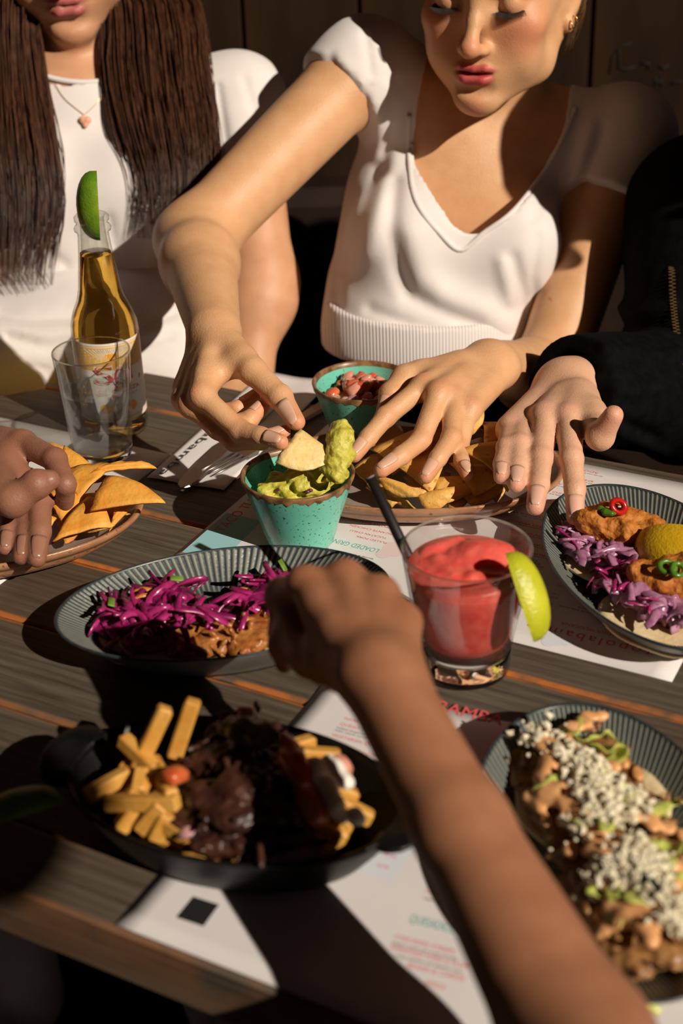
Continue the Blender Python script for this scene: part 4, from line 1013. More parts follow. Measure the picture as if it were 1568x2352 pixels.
# plate 4: tacos under cheese and sauce --------------------------------------------------
M_mush = mat('browned filling', (.15, .06, .02), (.40, .20, .07), scale=70, rough=.35, bump=.5, bscale=250, spec=.5)
M_sauce = mat('orange chipotle sauce', (.72, .34, .13), (.78, .42, .19), scale=40, rough=.3, spec=.45)
M_cheese = mat('crumbled white cheese', (.70, .62, .43), (.78, .72, .56), scale=120, rough=.7, bump=.3, bscale=500)
M_lett = mat('pale lettuce', (.40, .46, .06), (.60, .62, .18), scale=60, rough=.4)
M_dark = mat('charred pepper', (.012, .018, .010), rough=.35)
def lettuce(c, size, R, sd, parent, name='lettuce_shred', m=None):
    n, k = 10, 4; r = np.random.default_rng(sd); V = []; ph = r.uniform(0, 6, 3)
    for j in range(k+1):
        for i in range(n+1):
            x, y = (i/n-.5)*size[0], (j/k-.5)*size[1]*(.6+.4*math.sin(math.pi*i/n))
            V.append((x, y, .18*math.sin(3*x+ph[0])+.22*(y/size[1]*2)**2*math.sin(5*x+ph[1])+.12*math.sin(6*y+ph[2])))
    F = [(j*(n+1)+i, j*(n+1)+i+1, (j+1)*(n+1)+i+1, (j+1)*(n+1)+i) for j in range(k) for i in range(n)]
    V, F = sheet(np.array(V), F, .06); return mkmesh(name, V@R.T+c, F, m or M_lett, parent)
def crumbs(parent, region, n, m, name, lo=.09, hi=.42):
    ico = np.array([(0, 0, 1), (.9, 0, .2), (.3, .85, .2), (-.7, .5, .2), (-.7, -.5, .2), (.3, -.85, .2), (0, 0, -1)])
    fi = [(0, 1, 2), (0, 2, 3), (0, 3, 4), (0, 4, 5), (0, 5, 1), (6, 2, 1), (6, 3, 2), (6, 4, 3), (6, 5, 4), (6, 1, 5)]
    parts = []
    for k in range(n):
        r = rnd.uniform(lo, hi); parts.append(((ico*r*rng.uniform(.6, 1.3, (7, 3)))@rotm(rnd.uniform(0, 360), rnd.uniform(0, 360), 0).T+region(), fi))
    V, F = join(parts); o = mkmesh(name, V, F, m, parent, smooth=False); o['kind'] = 'stuff'; return o
def topping(ca, cb, label, sd, wd=3.2, h=2.2):
    ca, cb = np.asarray(ca), np.asarray(cb); dv = nrm(cb-ca); L = np.linalg.norm(cb-ca); sv = np.array([-dv[1], dv[0], 0])
    t = thing('loaded_taco', (ca+cb)/2-np.array([0, 0, .6]), label, 'taco'); r = np.random.default_rng(sd)
    tortilla(np.array([p4c[0]*.6+(ca+cb)[0]*.2, (ca+cb)[1]/2, 1.05]), 4.5, (0, 0, -88), 'tortilla', t, .8, seed=sd)
    pts = [ca+dv*L*q+sv*wd*.45*w_ for q in np.linspace(.05, .95, 6) for w_ in (-1, 0, 1)]
    pts = [p+np.array([0, 0, h*.55*(1-.35*abs(((p-ca)@sv)/wd*2))]) for p in pts]
    pulled(t, 'filling', pts, M_mush, .14, 60, sd, 1.1)
    surf = lambda q, w_: ca+dv*L*q+sv*wd*.5*w_+np.array([0, 0, h*(1.0-.35*w_*w_)+.25])
    ops = []
    for k in range(3):
        q0 = .12+.3*k+r.uniform(-.06, .06); path = [surf(q0+.09*math.sin(j*1.3+k*2), w_) for j, w_ in enumerate(np.linspace(-1.15, 1.15, 7))]
        for j in range(6): ops.append(u(c_(path[j], path[j+1], r.uniform(.22, .6), r.uniform(.22, .6)), .3))
    for w_ in (-.55, .6):
        path = [surf(q, w_+.2*math.sin(q*9)) for q in np.linspace(.02, .98, 8)]
        for j in range(7): ops.append(u(c_(path[j], path[j+1], r.uniform(.3, .5), r.uniform(.3, .5)), .35))
    ops = []
    for k in range(3):
        q0 = .15+.33*k+r.uniform(-.08, .08); sl = r.uniform(-.25, .25)
        for w_ in np.linspace(-1.2, 1.2, 9): ops.append(u(e_(surf(q0+sl*w_+r.normal()*.02, w_)+r.normal(size=3)*.06-np.array([0, 0, .1]), (r.uniform(.35, .7), r.uniform(.35, .7), r.uniform(.2, .3))), .4))
    for w_ in (-.7,):
        for q in np.linspace(.02, .98, 11): ops.append(u(e_(surf(q, w_+.2*math.sin(q*9))-np.array([0, 0, .1]), (r.uniform(.4, .8), r.uniform(.4, .8), .26)), .5))
    ops += [wob(sd+5, 4, .1)]
    ops = [(o_[0], o_[1], e_(o_[2][1]+np.array([0, 0, .25]), o_[2][2]) if o_[0] == 'u' else o_[2]) for o_ in ops]
    sdf_obj('chipotle_sauce', ops, .12, M_sauce, t)
    heaps = [(rnd.uniform(.05, .95), rnd.gauss(0, .4)) for _ in range(12)]
    def reg():
        h_ = heaps[rnd.randrange(12)]; return surf(h_[0]+rnd.gauss(0, .07), h_[1]+rnd.gauss(0, .22))+np.array([0, 0, rnd.uniform(.1, .75)])
    crumbs(t, reg, 620, M_cheese, 'crumbled_cheese')
    for k in range(9):
        lettuce(surf(rnd.uniform(.0, 1), rnd.uniform(-1.1, 1.1))+np.array([0, 0, .35]), (rnd.uniform(1.3, 2.4), rnd.uniform(.6, 1.2)), rotm(rnd.uniform(-35, 35), rnd.uniform(-35, 35), rnd.uniform(0, 180)), sd*31+k, t)
    return t, surf
tE, sE = topping(at(1280, 1745, 1.2), at(1430, 1985, 1.2), 'taco under white cheese crumbs and orange sauce, at the lettuce end of the slate plate', 61, 5.6, 2.3)
tF, sF = topping(at(1430, 2010, 1.2), at(1545, 2230, 1.2), 'taco under white cheese crumbs and orange sauce, with a charred strip of pepper', 62, 4.6, 2.3)
for x, y, z, a, b_ in ((1360, 1690, 3.9, 20, 2.6), (1310, 1670, 3.6, 75, 1.8), (1390, 1715, 3.9, 10, 2.2)): lettuce(at(x, y, z), (b_, 1.7), rotm(-35, 10, a), x, tE, 'lettuce_leaf')
for x, y, a in ((1530, 1850, 20), (1550, 1900, -60), (1548, 1960, -70), (1520, 1845, 5)): lettuce(at(x, y, 1.9), (2.6, .45), rotm(0, 10, a), x, tE, 'lettuce_shred')
ops = [u(c_(sF(.3, -.5)+[0, 0, .3], sF(.6, -.1)+[0, 0, .4], .35, .45)), u(c_(sF(.6, -.1)+[0, 0, .4], sF(.85, .0)+[0, 0, .3], .45, .2), .3), wob(88, 3, .12)]
sdf_obj('charred_pepper', ops, .12, M_dark, tF)
lettuce(at(1518, 1995, 3.9), (2.2, 1.2), rotm(-20, 0, 50), 515, tF, 'lettuce_leaf'); lettuce(at(1450, 2290, 1.6), (3, .5), rotm(0, 0, -30), 516, tF)

# skillet: loaded fries ------------------------------------------------------------------
M_fry = mat('golden fry', (.56, .24, .035), (.68, .38, .085), scale=50, rough=.5, bump=.2, bscale=200, c3=(.45, .16, .02), sc3=60)
M_steak = mat('dark braised meat', (.030, .010, .007), (.075, .026, .016), scale=80, rough=.35, bump=.5, bscale=260, spec=.6)
M_cream = mat('sour cream', (.80, .74, .66), (.84, .79, .72), scale=40, rough=.35)
M_salsa_r = mat('red tomato salsa', (.50, .07, .02), (.60, .16, .05), scale=90, rough=.3)
LF = 'golden potato fry in the black skillet, poking out beside the dark meat'
fries = [((195, 1828), 3.6, (300, 1778), 4.0), ((242, 1842), 3.6, (410, 1846), 4.4), ((270, 1800), 3.2, (345, 1700), 4.2), ((280, 1700), 5.2, (372, 1780), 4.4), ((316, 1820), 4.0, (326, 1765), 4.6), ((380, 1625), 7.6, (310, 1780), 3.6), ((440, 1608), 8.0, (405, 1740), 4.4),
         ((275, 1905), 2.4, (320, 1850), 3.6), ((325, 1910), 2.4, (376, 1850), 4.2), ((360, 1930), 2.2, (385, 1870), 3.8), ((350, 1750), 4.2, (395, 1830), 4.6), ((300, 1880), 2.6, (400, 1890), 3.0), ((380, 1760), 4.8, (300, 1830), 3.6), ((425, 1940), 2.6, (480, 1955), 2.6),
         ((690, 1735), 4.2, (780, 1742), 3.8), ((700, 1770), 4.6, (760, 1800), 4.0), ((720, 1800), 4.4, (820, 1830), 3.2), ((770, 1838), 3.8, (855, 1880), 2.8), ((740, 1850), 4.2, (800, 1900), 3.0), ((720, 1890), 3.6, (790, 1930), 2.4), ((700, 1830), 4.8, (790, 1870), 3.8), ((735, 1760), 4.4, (800, 1780), 3.4), ((690, 1900), 3.4, (740, 1945), 2.4), ((660, 1720), 4.4, (720, 1700), 4.2), ((340, 1870), 3.4, (430, 1920), 3.0), ((240, 1790), 2.8, (320, 1850), 3.0)]
for i, (a, za, b_, zb) in enumerate(fries):
    A = at(*a, za); B = at(*b_, zb); L = np.linalg.norm(B-A); dv = (B-A)/L; sv = nrm(np.cross(dv, [0.1, .2, 1])); nv2 = np.cross(sv, dv)
    V, F = bevbox(L, .92, .92, .13); V = V-np.array([0, 0, .46])
    V[:, 2] += .1*np.sin(V[:, 0]*.8+i); V[:, 1] *= 1-.12*np.abs(V[:, 0]/L*2)
    o = mkmesh('potato_fry', (A+B)/2+V[:, :1]*dv+V[:, 1:2]*sv+V[:, 2:]*nv2, F, M_fry, smooth=False)
    FL = {0: 'thick fry reaching furthest over the rim towards the ear handle', 1: 'long fry lying flat across the others, in front of the red tomato cube', 3: 'fry leaning diagonally across the foot of the two standing fries', 5: 'long slanted fry standing up from the skillet, further from the green salsa', 6: 'long upright fry standing up from the skillet, nearer the green salsa', 13: 'short fry lying at the near rim below the meat heap',
          14: 'curved fry above the pink tomato chunk at the creamy end', 17: 'fry whose tip points furthest towards the forearm', 23: 'fry tucked between the green salsa and the sour cream'}
    props(o, FL.get(i, 'golden fry at the creamy end of the skillet, under the tomato and sour cream' if a[0] > 600 else LF), 'fry', 'fries in the black skillet')
ml = thing('braised_meat', at(540, 1840, 2), 'heap of dark shredded braised meat in the middle of the skillet', 'meat')
pulled(ml, 'meat_heap', [at(x, y, z) for x, y, z in ((450, 1780, 3.8), (500, 1740, 4.8), (560, 1720, 5.2), (620, 1740, 5.0), (640, 1790, 5.0), (560, 1790, 5.8), (490, 1820, 4.8), (460, 1870, 3.6), (540, 1860, 4.8), (620, 1850, 4.8), (670, 1840, 4.2), (660, 1900, 3.6), (580, 1920, 3.4), (500, 1920, 3.2), (430, 1840, 3.6), (530, 1680, 4.8), (590, 1680, 4.8), (690, 1870, 3.4))], M_steak, .16, 130, 71, 1.35)
sdf_obj('fries_bed', [u(e_(sk+np.array([0, 0, 1.9]), (7.3, 4.3, 1.2), rotm(0, 0, skd))), wob(73, 3, .3)], .2, M_fry, ml)
for x, y, z, m_, sc in ((400, 1800, 4.9, M_salsa_r, 1.2), (765, 1775, 5.0, M_tom2, 1.3), (440, 1920, 3.0, M_rono, .9), (560, 1645, 6.2, M_carrot, .8)):
    V, F = bevbox(1.2, 1.0, .8, .22); o = mkmesh('vegetable_dice', V*sc@rotm(rnd.uniform(-30, 30), 20, rnd.uniform(0, 90)).T+at(x, y, z), F, m_); props(o, {400: 'red tomato cube resting on the fries beside the dark meat', 765: 'pink tomato chunk on the creamy end of the loaded fries', 440: 'pink onion piece at the near edge of the black skillet', 560: 'small orange pepper piece on top of the meat heap'}[x], 'vegetable')
o = sdf_obj('sour_cream', [u(c_(at(728, 1759, 6.1), at(746, 1804, 5.9), .45, .6)), u(c_(at(746, 1804, 5.9), at(771, 1854, 5.6), .6, .5), .3), u(e_(at(816, 1874, 5.1), .55), .3), u(c_(at(771, 1854, 5.6), at(786, 1884, 5.2), .45, .3), .3), u(c_(at(756, 1749, 5.9), at(791, 1794, 5.6), .45, .5), .3), wob(91, 4, .12)], .11, M_cream); props(o, 'white sour cream streaks over the fries in the skillet', 'sauce')
o = sdf_obj('tomato_sauce', [u(c_(at(668, 1750, 5.9), at(708, 1830, 5.7), .7, .6)), u(c_(at(708, 1830, 5.7), at(733, 1880, 5.1), .6, .5), .3), u(c_(at(658, 1700, 6.1), at(678, 1750, 6.0), .5, .6), .3), wob(92, 5, .18)], .12, M_salsa_r); props(o, 'red tomato sauce between the meat heap and the sour cream', 'sauce')
o = sdf_obj('green_salsa', [u(e_(at(560, 1675, 6.3), (1.4, 1.0, .6))), u(e_(at(600, 1690, 6.2), (1.0, .8, .6)), .4), wob(93, 5, .2)], .12, mat('dark green salsa', (.08, .09, .01), (.15, .14, .03), scale=80, rough=.35)); props(o, 'dark green guacamole spoonful crowning the meat in the skillet', 'dip')

# ================================================================== PEOPLE
SK_A = skin('fair warm skin', (.54, .27, .145), (.62, .33, .19), (.60, .20, .13), (.42, .095, .10))
SK_B = skin('fair freckled skin', (.63, .335, .165), (.69, .395, .215), (.64, .20, .11), (.50, .055, .075))
SK_C = skin('pale skin', (.66, .37, .235), (.72, .43, .285), (.70, .27, .19))
SK_D = skin('shade darkened skin', (.27, .115, .07), (.32, .145, .09), (.30, .11, .075))  # shade over this hand is put into the skin colour
SK_E = skin('brown skin', (.33, .138, .07), (.39, .17, .09), (.33, .105, .056))
def nailmat(n, c): return mat(n, c, rough=.22, spec=.6)
NM = {'A': nailmat('nail a', (.66, .38, .28)), 'B': nailmat('nail b', (.68, .40, .28)), 'C': nailmat('nail c', (.72, .42, .32)), 'D': nailmat('nail d', (.31, .15, .10)), 'E': nailmat('nail e', (.34, .18, .12))}

def dep(p): return float((np.asarray(p)-CAM)@FW)
FR = (.93, .86, .77, .60)
def fingertip(j, r):
    j = [np.asarray(q, float) for q in j]; j[-1] = j[-1] + nrm(j[-2]-j[-1])*r*.35; return j
def hand(Wr, fing, thumb, sc, dorsal):
    """palm + four fingers [MCP,PIP,DIP,TIP] + thumb [CMC,MCP,IP,TIP] -> ops, nails, blush points"""
    ops = []; nails = []; blush = []
    lat = nrm(fing[0][0]-fing[3][0]); dors = nrm(dorsal)
    for i, f in enumerate(fing):
        a = Wr + lat*(1.15, .4, -.4, -1.1)[i]*sc
        ops.append(u(c_(a, f[0]-dors*.25*sc, 1.38*sc, 1.0*sc), .9*sc))
        if i: ops.append(u(c_(fing[i-1][0]-dors*.35*sc, f[0]-dors*.35*sc, .92*sc), .7*sc))
        ops.append(u(c_(a*.55+f[0]*.45+dors*.55*sc, f[0]+dors*.18*sc, .42*sc, .62*sc), .9*sc))       # tendon to the knuckle
    for i, f in enumerate(fing):
        k = sc*(1, 1.02, .97, .84)[i]; r = [q*k for q in FR]
        f = fingertip(f, r[3])
        ops.append(u(g_([u(c_(f[0], f[1], r[0], r[1])), u(e_(f[1], r[1]*1.05), .2), u(c_(f[1], f[2], r[1]*.97, r[2]), .25), u(c_(f[2], f[3], r[2]*.99, r[3]), .25), u(c_(f[2]*.4+f[3]*.6-dors*.05, f[3]-dors*.05*sc, r[3]*1.06, r[3]), .2)]), .42*sc))
        nails.append((f[2], f[3], r[2], r[3], k)); blush += [(f[3], 1.2), (f[1], .8), (f[0]+dors*.5, .7)]
    t = fingertip(thumb, .74*sc)
    ops.append(u(c_(Wr*.35+t[0]*.65, t[1], 1.55*sc, 1.15*sc), .9*sc))
    ops.append(u(c_(t[0]*.45+t[1]*.55, fing[0][0]*.75+Wr*.25-dors*.3, .85*sc, .75*sc), 1.2*sc))        # web
    ops.append(u(g_([u(c_(t[1], t[2], 1.12*sc, 1.0*sc)), u(e_(t[2], 1.06*sc), .2), u(c_(t[2], t[3], 1.0*sc, .74*sc), .3)]), .5*sc))
    nails.append((t[2], t[3], 1.0*sc, .74*sc, 1.2*sc)); blush += [(t[3], 1.3)]
    return ops, nails, blush
def nail_vf(a, b, ra, rb, k, dors):
    ax = nrm(b-a); L = np.linalg.norm(b-a); dn = dors - ax*(dors@ax); dn = nrm(dn); sd_ = np.cross(ax, dn)
    V = []; n, m = 8, 7
    for j in range(m+1):
        v = j/m; sx = L*.34+v*(L*.66+rb*.55); rr = (ra+(rb-ra)*min(sx/L, 1))
        drop = max(0, sx-L)/max(rb, .1); rr = rr*math.sqrt(max(1-drop*drop, .05)) + .035
        half = math.radians(46)*(.72+.28*math.sin(math.pi*min(v+.25, 1)*.9)) * (1-.35*max(0, v-.82)/.18*1)
        for i in range(n+1):
            th = (i/n*2-1)*half; V.append(a+ax*sx+rr*(dn*math.cos(th)+sd_*math.sin(th))+dn*.03)
    F = [(j*(n+1)+i, j*(n+1)+i+1, (j+1)*(n+1)+i+1, (j+1)*(n+1)+i) for j in range(m) for i in range(n)]
    V, F = sheet(np.array(V), F, .06, dn); return V, F
def body(person, ops, vox, msk, mnail, nails=(), blush=(), extra=None):
    V, F = sdf(ops, vox)
    bl = np.zeros(len(V))
    for p, r in blush: bl = np.maximum(bl, .65*np.exp(-((V-p)**2).sum(1)/(r*r)))
    att = dict(blush=bl, lips=np.zeros(len(V)))
    if extra: 
        for k, fn in extra.items(): att[k] = np.clip(att[k]+fn(V), 0, 1)
    parts = [(V, [tuple(q) for q in F])]; nf = len(F)
    for nl in nails: parts.append(nail_vf(*nl[:5], nl[5]))
    Vt, Ft = join(parts)
    mi = np.zeros(len(Ft), int); mi[nf:] = 1
    for k in att: att[k] = np.concatenate([att[k], np.zeros(len(Vt)-len(V))])
    return mkmesh('body', Vt, Ft, [msk, mnail], person, mi=mi, attrs=att)

class Fr:                                               # a head's own axes: x right, -y forward, z up
    def __init__(s_, o, yaw, pitch, roll, k=1.0):
        y, p, r = map(math.radians, (yaw, pitch, roll))
        cy, sy, cp, sp, cr, sr = math.cos(y), math.sin(y), math.cos(p), math.sin(p), math.cos(r), math.sin(r)
        s_.M = np.array([[cy, -sy, 0], [sy, cy, 0], [0, 0, 1]])@np.array([[1, 0, 0], [0, cp, -sp], [0, sp, cp]])@np.array([[cr, 0, sr], [0, 1, 0], [-sr, 0, cr]])
        s_.o = np.asarray(o, float); s_.k = k
    def __call__(s_, x, y, z): return s_.o + s_.k*(s_.M@np.array([x, y, z], float))
    def e(s_, c, r, R=None): return e_(s_(*c), np.asarray((r,)*3 if np.isscalar(r) else r, float)*s_.k, s_.M if R is None else s_.M@R)
    def c(s_, a, b, ra, rb=None): return c_(s_(*a), s_(*b), ra*s_.k, None if rb is None else rb*s_.k)
    def local(s_, V): return ((V-s_.o)@s_.M)/s_.k
def lip_ops(h):
    up = [u(h.c((0, -8.98, -6.16), (1.1, -8.85, -6.03), .31, .31)), u(h.c((1.1, -8.85, -6.03), (2.95, -7.7, -6.52), .31, .1), .2), u(h.c((0, -8.98, -6.16), (-1.1, -8.85, -6.03), .31, .31), .2), u(h.c((-1.1, -8.85, -6.03), (-2.95, -7.7, -6.52), .31, .1), .2)]
    lo = [u(h.c((-.9, -8.72, -7.25), (.9, -8.72, -7.25), .56, .56)), u(h.c((.9, -8.72, -7.25), (2.85, -7.7, -6.64), .54, .12), .3), u(h.c((-.9, -8.72, -7.25), (-2.85, -7.7, -6.64), .54, .12), .3)]
    return up, lo
def head_ops(h, gap=.16):
    up, lo = lip_ops(h)
    ops = [u(h.e((0, 1.5, 3.4), (7.2, 9.0, 8.2))), u(h.e((0, -2.3, -1.2), (6.3, 6.2, 8.0)), 2.5)]
    for x in (-1, 1):
        ops += [u(h.c((x*5.2, .3, -4.8), (x*4.4, -2.6, -7.3), 1.5, 1.5), 2.5), u(h.c((x*4.4, -2.6, -7.3), (x*1.1, -7.2, -9.5), 1.5, 1.35), 2.0),
                u(h.e((x*4.1, -5.9, -2.3), (2.1, 1.9, 1.7)), 1.6), u(h.e((x*3.4, -5.6, -5.4), (2.3, 2.3, 2.6)), 1.8)]
    ops += [u(h.e((0, -7.5, -9.6), (1.7, 1.5, 1.5)), 1.2), u(h.e((0, -6.9, -6.7), (3.1, 1.95, 2.4)), 1.4), u(h.e((0, -4.2, -7.2), (4.0, 3.2, 2.6)), 1.5), u(h.e((0, -6.6, 2.9), (5.3, 2.0, 2.6)), 1.5)]
    for x in (-1, 1): ops.append(s(h.e((x*3.15, -8.9, .1), (1.75, 1.35, 1.0)), 1.2))
    for x in (-1, 1): ops += [u(h.e((x*3.15, -6.95, -.15), 1.28), .35), u(h.c((x*1.9, -7.75, 1.5), (x*4.6, -6.9, 1.4), .5, .4), .9)]
    ops += [u(h.c((0, -7.9, .6), (0, -9.0, -1.6), .62, .68), .9), u(h.c((0, -9.0, -1.6), (0, -10.35, -3.55), .68, .82), .6), u(h.e((0, -10.4, -3.75), (.98, .92, .85)), .5)]
    for x in (-1, 1): ops += [u(h.e((x*1.0, -9.0, -4.15), (.62, .95, .58)), .7)]
    for x in (-1, 1): ops += [s(h.e((x*.62, -9.75, -4.72), (.33, .5, .32)), .25)]
    ops += [s(h.c((0, -9.5, -5.0), (0, -9.45, -5.6), .22, .28), .5)]
    ops += [u(g_(up), .28), u(g_(lo), .3), s(h.e((0, -9.25, -6.62), (2.25, 1.3, gap)), .12), s(h.c((-1.5, -8.95, -8.35), (1.5, -8.95, -8.35), .35), .9)]
    for x in (-1, 1):
        R = rotm(-12, 0, -x*22)
        ops += [u(h.e((x*7.15, .8, -1.3), (.62, 1.75, 3.0), R), .6), s(h.e((x*7.75, .6, -.9), (.5, 1.05, 1.9), R), .3), u(h.e((x*7.25, -.15, -4.0), (.5, .75, .85)), .5)]
    return ops
def plain_head(h):
    o = [u(h.e((0, 1.5, 3.4), (7.2, 9.0, 8.2))), u(h.e((0, -2.3, -1.2), (6.3, 6.2, 8.0)), 2.5), u(h.c((4, -2.6, -6.5), (0, -7, -9.3), 1.8, 1.6), 2), u(h.c((-4, -2.6, -6.5), (0, -7, -9.3), 1.8, 1.6), 2), u(h.c((0, -8.2, .3), (0, -10.4, -3.7), .7, .95), .9), u(h.c((-1.6, -8.6, -6.9), (1.6, -8.6, -6.9), .6), .5), s(h.c((-1.8, -9.3, -6.6), (1.8, -9.3, -6.6), .14), .15)]
    for x in (-1, 1): o += [s(h.e((x*3.15, -8.9, .1), (1.75, 1.35, 1.0)), 1.2), u(h.e((x*3.15, -6.95, -.15), 1.28), .35), u(h.e((x*7.1, .8, -1.5), (.6, 1.7, 3)), .5)]
    return o
def lipmask(h):
    up, lo = lip_ops(h)
    def f(V):
        d = np.minimum(ev(up, V.astype(np.float32)), ev(lo, V.astype(np.float32))); return np.clip((.16-d)/.2, 0, 1)
    return f
def cheekblush(h, w_=.75):
    def f(V):
        L = h.local(V); o = np.zeros(len(V))
        for c, r in (((4.4, -7, -2.6), 2.6), ((-4.4, -7, -2.6), 2.6), ((0, -10.8, -3.6), 1.2), ((0, -8.6, -10), 1.2)): o = np.maximum(o, w_*np.exp(-((L-np.array(c))**2).sum(1)/(r*r)))
        return o
    return f
def strands(name, paths, r0, r1, m, parent, n=3):
    parts = []
    for p in paths:
        k = len(p); rr = [r0+(r1-r0)*(i/(k-1))**2 for i in range(k)]
        parts.append(tube(p, rr, n, False))
    V, F = join(parts); return mkmesh(name, V, F, m, parent)
def bez(pts, n):
    pts = np.asarray(pts, float); t = np.linspace(0, len(pts)-1, n); out = []
    for q in t:
        i = min(int(q), len(pts)-2); f = q-i
        p0, p1, p2, p3 = pts[max(i-1, 0)], pts[i], pts[i+1], pts[min(i+2, len(pts)-1)]
        out.append(.5*((2*p1)+(-p0+p2)*f+(2*p0-5*p1+4*p2-p3)*f*f+(-p0+3*p1-3*p2+p3)*f**3))
    return np.array(out)

M_white = mat('white cotton jersey', (.73, .675, .665), (.77, .72, .71), scale=30, rough=.85, bump=.25, bscale=1400, sheen=.2)
M_denim = mat('white denim', (.70, .65, .64), (.75, .70, .69), scale=40, rough=.85, bump=.4, bscale=1200)
def rib_mat():
    m = mat('white ribbed band', (.75, .695, .685), rough=.85)
    nt = m.node_tree; N = nt.nodes; L = nt.links; b = N['Principled BSDF']
    tc = N.new('ShaderNodeTexCoord'); wv = N.new('ShaderNodeTexWave'); wv.bands_direction = 'X'; wv.inputs['Scale'].default_value = 95
    L.new(tc.outputs['Object'], wv.inputs['Vector']); bp = N.new('ShaderNodeBump'); bp.inputs['Strength'].default_value = .5; bp.inputs['Distance'].default_value = .002
    L.new(wv.outputs['Fac'], bp.inputs['Height']); L.new(bp.outputs[0], b.inputs['Normal']); return m
M_ribband = rib_mat()
M_trs = mat('dark trousers', (.008, .007, .008), rough=.9, spec=.1)
M_gold_j = mat('gold', (.85, .55, .18), metal=1., rough=.25)

# ---------------------------------------------------------------- B: woman in the V-neck top
pb = thing('person', P(985, 900, 150), 'woman in a white V-neck top dipping a chip, eyes lowered, hand resting on the chips', 'person')
shL = P(822, 170, 143); shR = P(1432, 335, 148.5); nb = P(1122, 290, 150)
def torsoB(d=0., full=True):
    o = [u(c_(shL, P(1100, 290, 151), 4.3+d, 6.0+d), 2), u(c_(P(1110, 290, 151), shR, 6.0+d, 4.4+d), 2), u(e_(P(1070, 450, 152), (12.2+d, 8.3+d, 11+d)), 4)]
    if full: o += [u(e_(P(1005, 620, 151), (11.0+d, 8.2+d, 11)), 4), u(e_(P(975, 770, 151.5), (10.4+d, 8+d, 9)), 4), u(e_(P(935, 530, 144.0), (5.4+d, 4.6+d, 5.6)), 3), u(e_(P(1160, 565, 145.2), (5.4+d, 4.6+d, 5.6)), 3)]
    return o
hB = Fr(P(1147.7, -52, 135.5), -22, 7.5, 2.3, .958)
# right hand, pinching the chip
T = at(684, 974, 9.8); tI = bone(T, 643, 912, 3.1); tM = bone(tI, 580, 852, 3.5); tC = bone(tM, 528, 800, 3.8)
iT = at(648, 1016, 9.4); iD, iP, iM = chain(iT, [(600, 1002, 2.2), (550, 988, 2.4), (462, 908, 4.4)])[1:]
dI = dep(iM)
mM = P(436, 926, dI+1.4); mP = bone(mM, 538, 1012, 4.9, -1); mD = bone(mP, 600, 1012, 2.8, -1); mT = P(655, 992, dep(T)+1.0)
rM = P(422, 915, dI+3.2); rP = bone(rM, 500, 985, 4.6, -1); rD = P(575, 962, dep(rP)-1.2); rT = P(604, 930, dep(rP)-.6)
kM = P(424, 888, dI+5.0); kP = bone(kM, 480, 950, 3.8, -1); kD = P(545, 938, dep(kP)-1.0); kT = P(590, 905, dep(kP)-.4)
wR = bone(iM*.5+mM*.5, 492, 762, 8.2)
dorsR = -RT*.62+UP*.45-FW*.64
opR, nlR, blR = hand(wR, [[iM, iP, iD, iT], [mM, mP, mD, mT], [rM, rP, rD, rT], [kM, kP, kD, kT]], [tC, tM, tI, T], .94, dorsR)
elR = bone(wR, 447, 552, 23.0)
# left hand over the chips
tipz = 4.9
iT2 = at(810, 1049, tipz); i2 = chain(iT2, [(846, 1004, 2.3), (886, 957, 2.5), (972, 886, 4.6)])
m2 = chain(at(872, 1082, tipz), [(921, 1047, 2.4), (966, 1012, 2.7), (1008, 902, 4.9)])
r2 = chain(at(975, 1098, tipz-.4), [(1006, 1052, 2.3), (1036, 1006, 2.6), (1044, 918, 4.6)])
k2 = chain(at(1074, 1092, tipz-.6), [(1060, 1060, 1.8), (1056, 1028, 2.1), (1078, 938, 3.9)])
wL = bone((m2[3]+r2[3])/2, 1128, 838, 8.3)
dI2 = dep(i2[3])
th2_ = [P(1010, 850, dI2+3.2), P(930, 868, dI2+2.2), P(898, 905, dI2+1.2), P(880, 950, dI2+.6)]
dorsL = UP*.8-FW*.6+RT*.12
opL, nlL, blL = hand(wL, [i2[::-1], m2[::-1], r2[::-1], k2[::-1]], th2_, .97, dorsL)
elL = bone(wL, 1252, 872, 22.0)
def arm(sh, el, wr, k=1.0):
    m1 = el*.72+wr*.28
    return [u(g_([u(c_(sh, el, 4.35*k, 3.7*k)), u(c_(el, m1, 3.65*k, 3.7*k), 2.6), u(c_(m1, wr, 3.7*k, 2.35*k), 1.6)]), 2.0)]
opsB = torsoB(0, False) + [u(c_(nb, hB(0, 3.0, -5.5), 5.0, 4.7), 1.6), u(g_(head_ops(hB)), .9)] + arm(shL, elR, wR, .93) + arm(shR, elL, wL, .93)
opsB += [u(g_(opR), 1.2), u(g_(opL), 1.2)]
notch = P(1085, 395, 141.6)
body(pb, opsB, .185, SK_B, NM['B'], [n_+(nrm(dorsR),) for n_ in nlR]+[n_+(nrm(dorsL),) for n_ in nlL], blR+blL, dict(lips=lipmask(hB), blush=cheekblush(hB)))
for st_ in ([(1246, 668), (1258, 669), (1271, 674)], [(1256, 671), (1250, 684), (1245, 690)], [(1262, 684), (1268, 692), (1264, 702), (1257, 699)]):
    V, F = tube([hit(opsB, x, y, 120, 160, .0) for x, y in st_], .05, 5); mkmesh('red_ink_mark', V, F, M_red, pb)
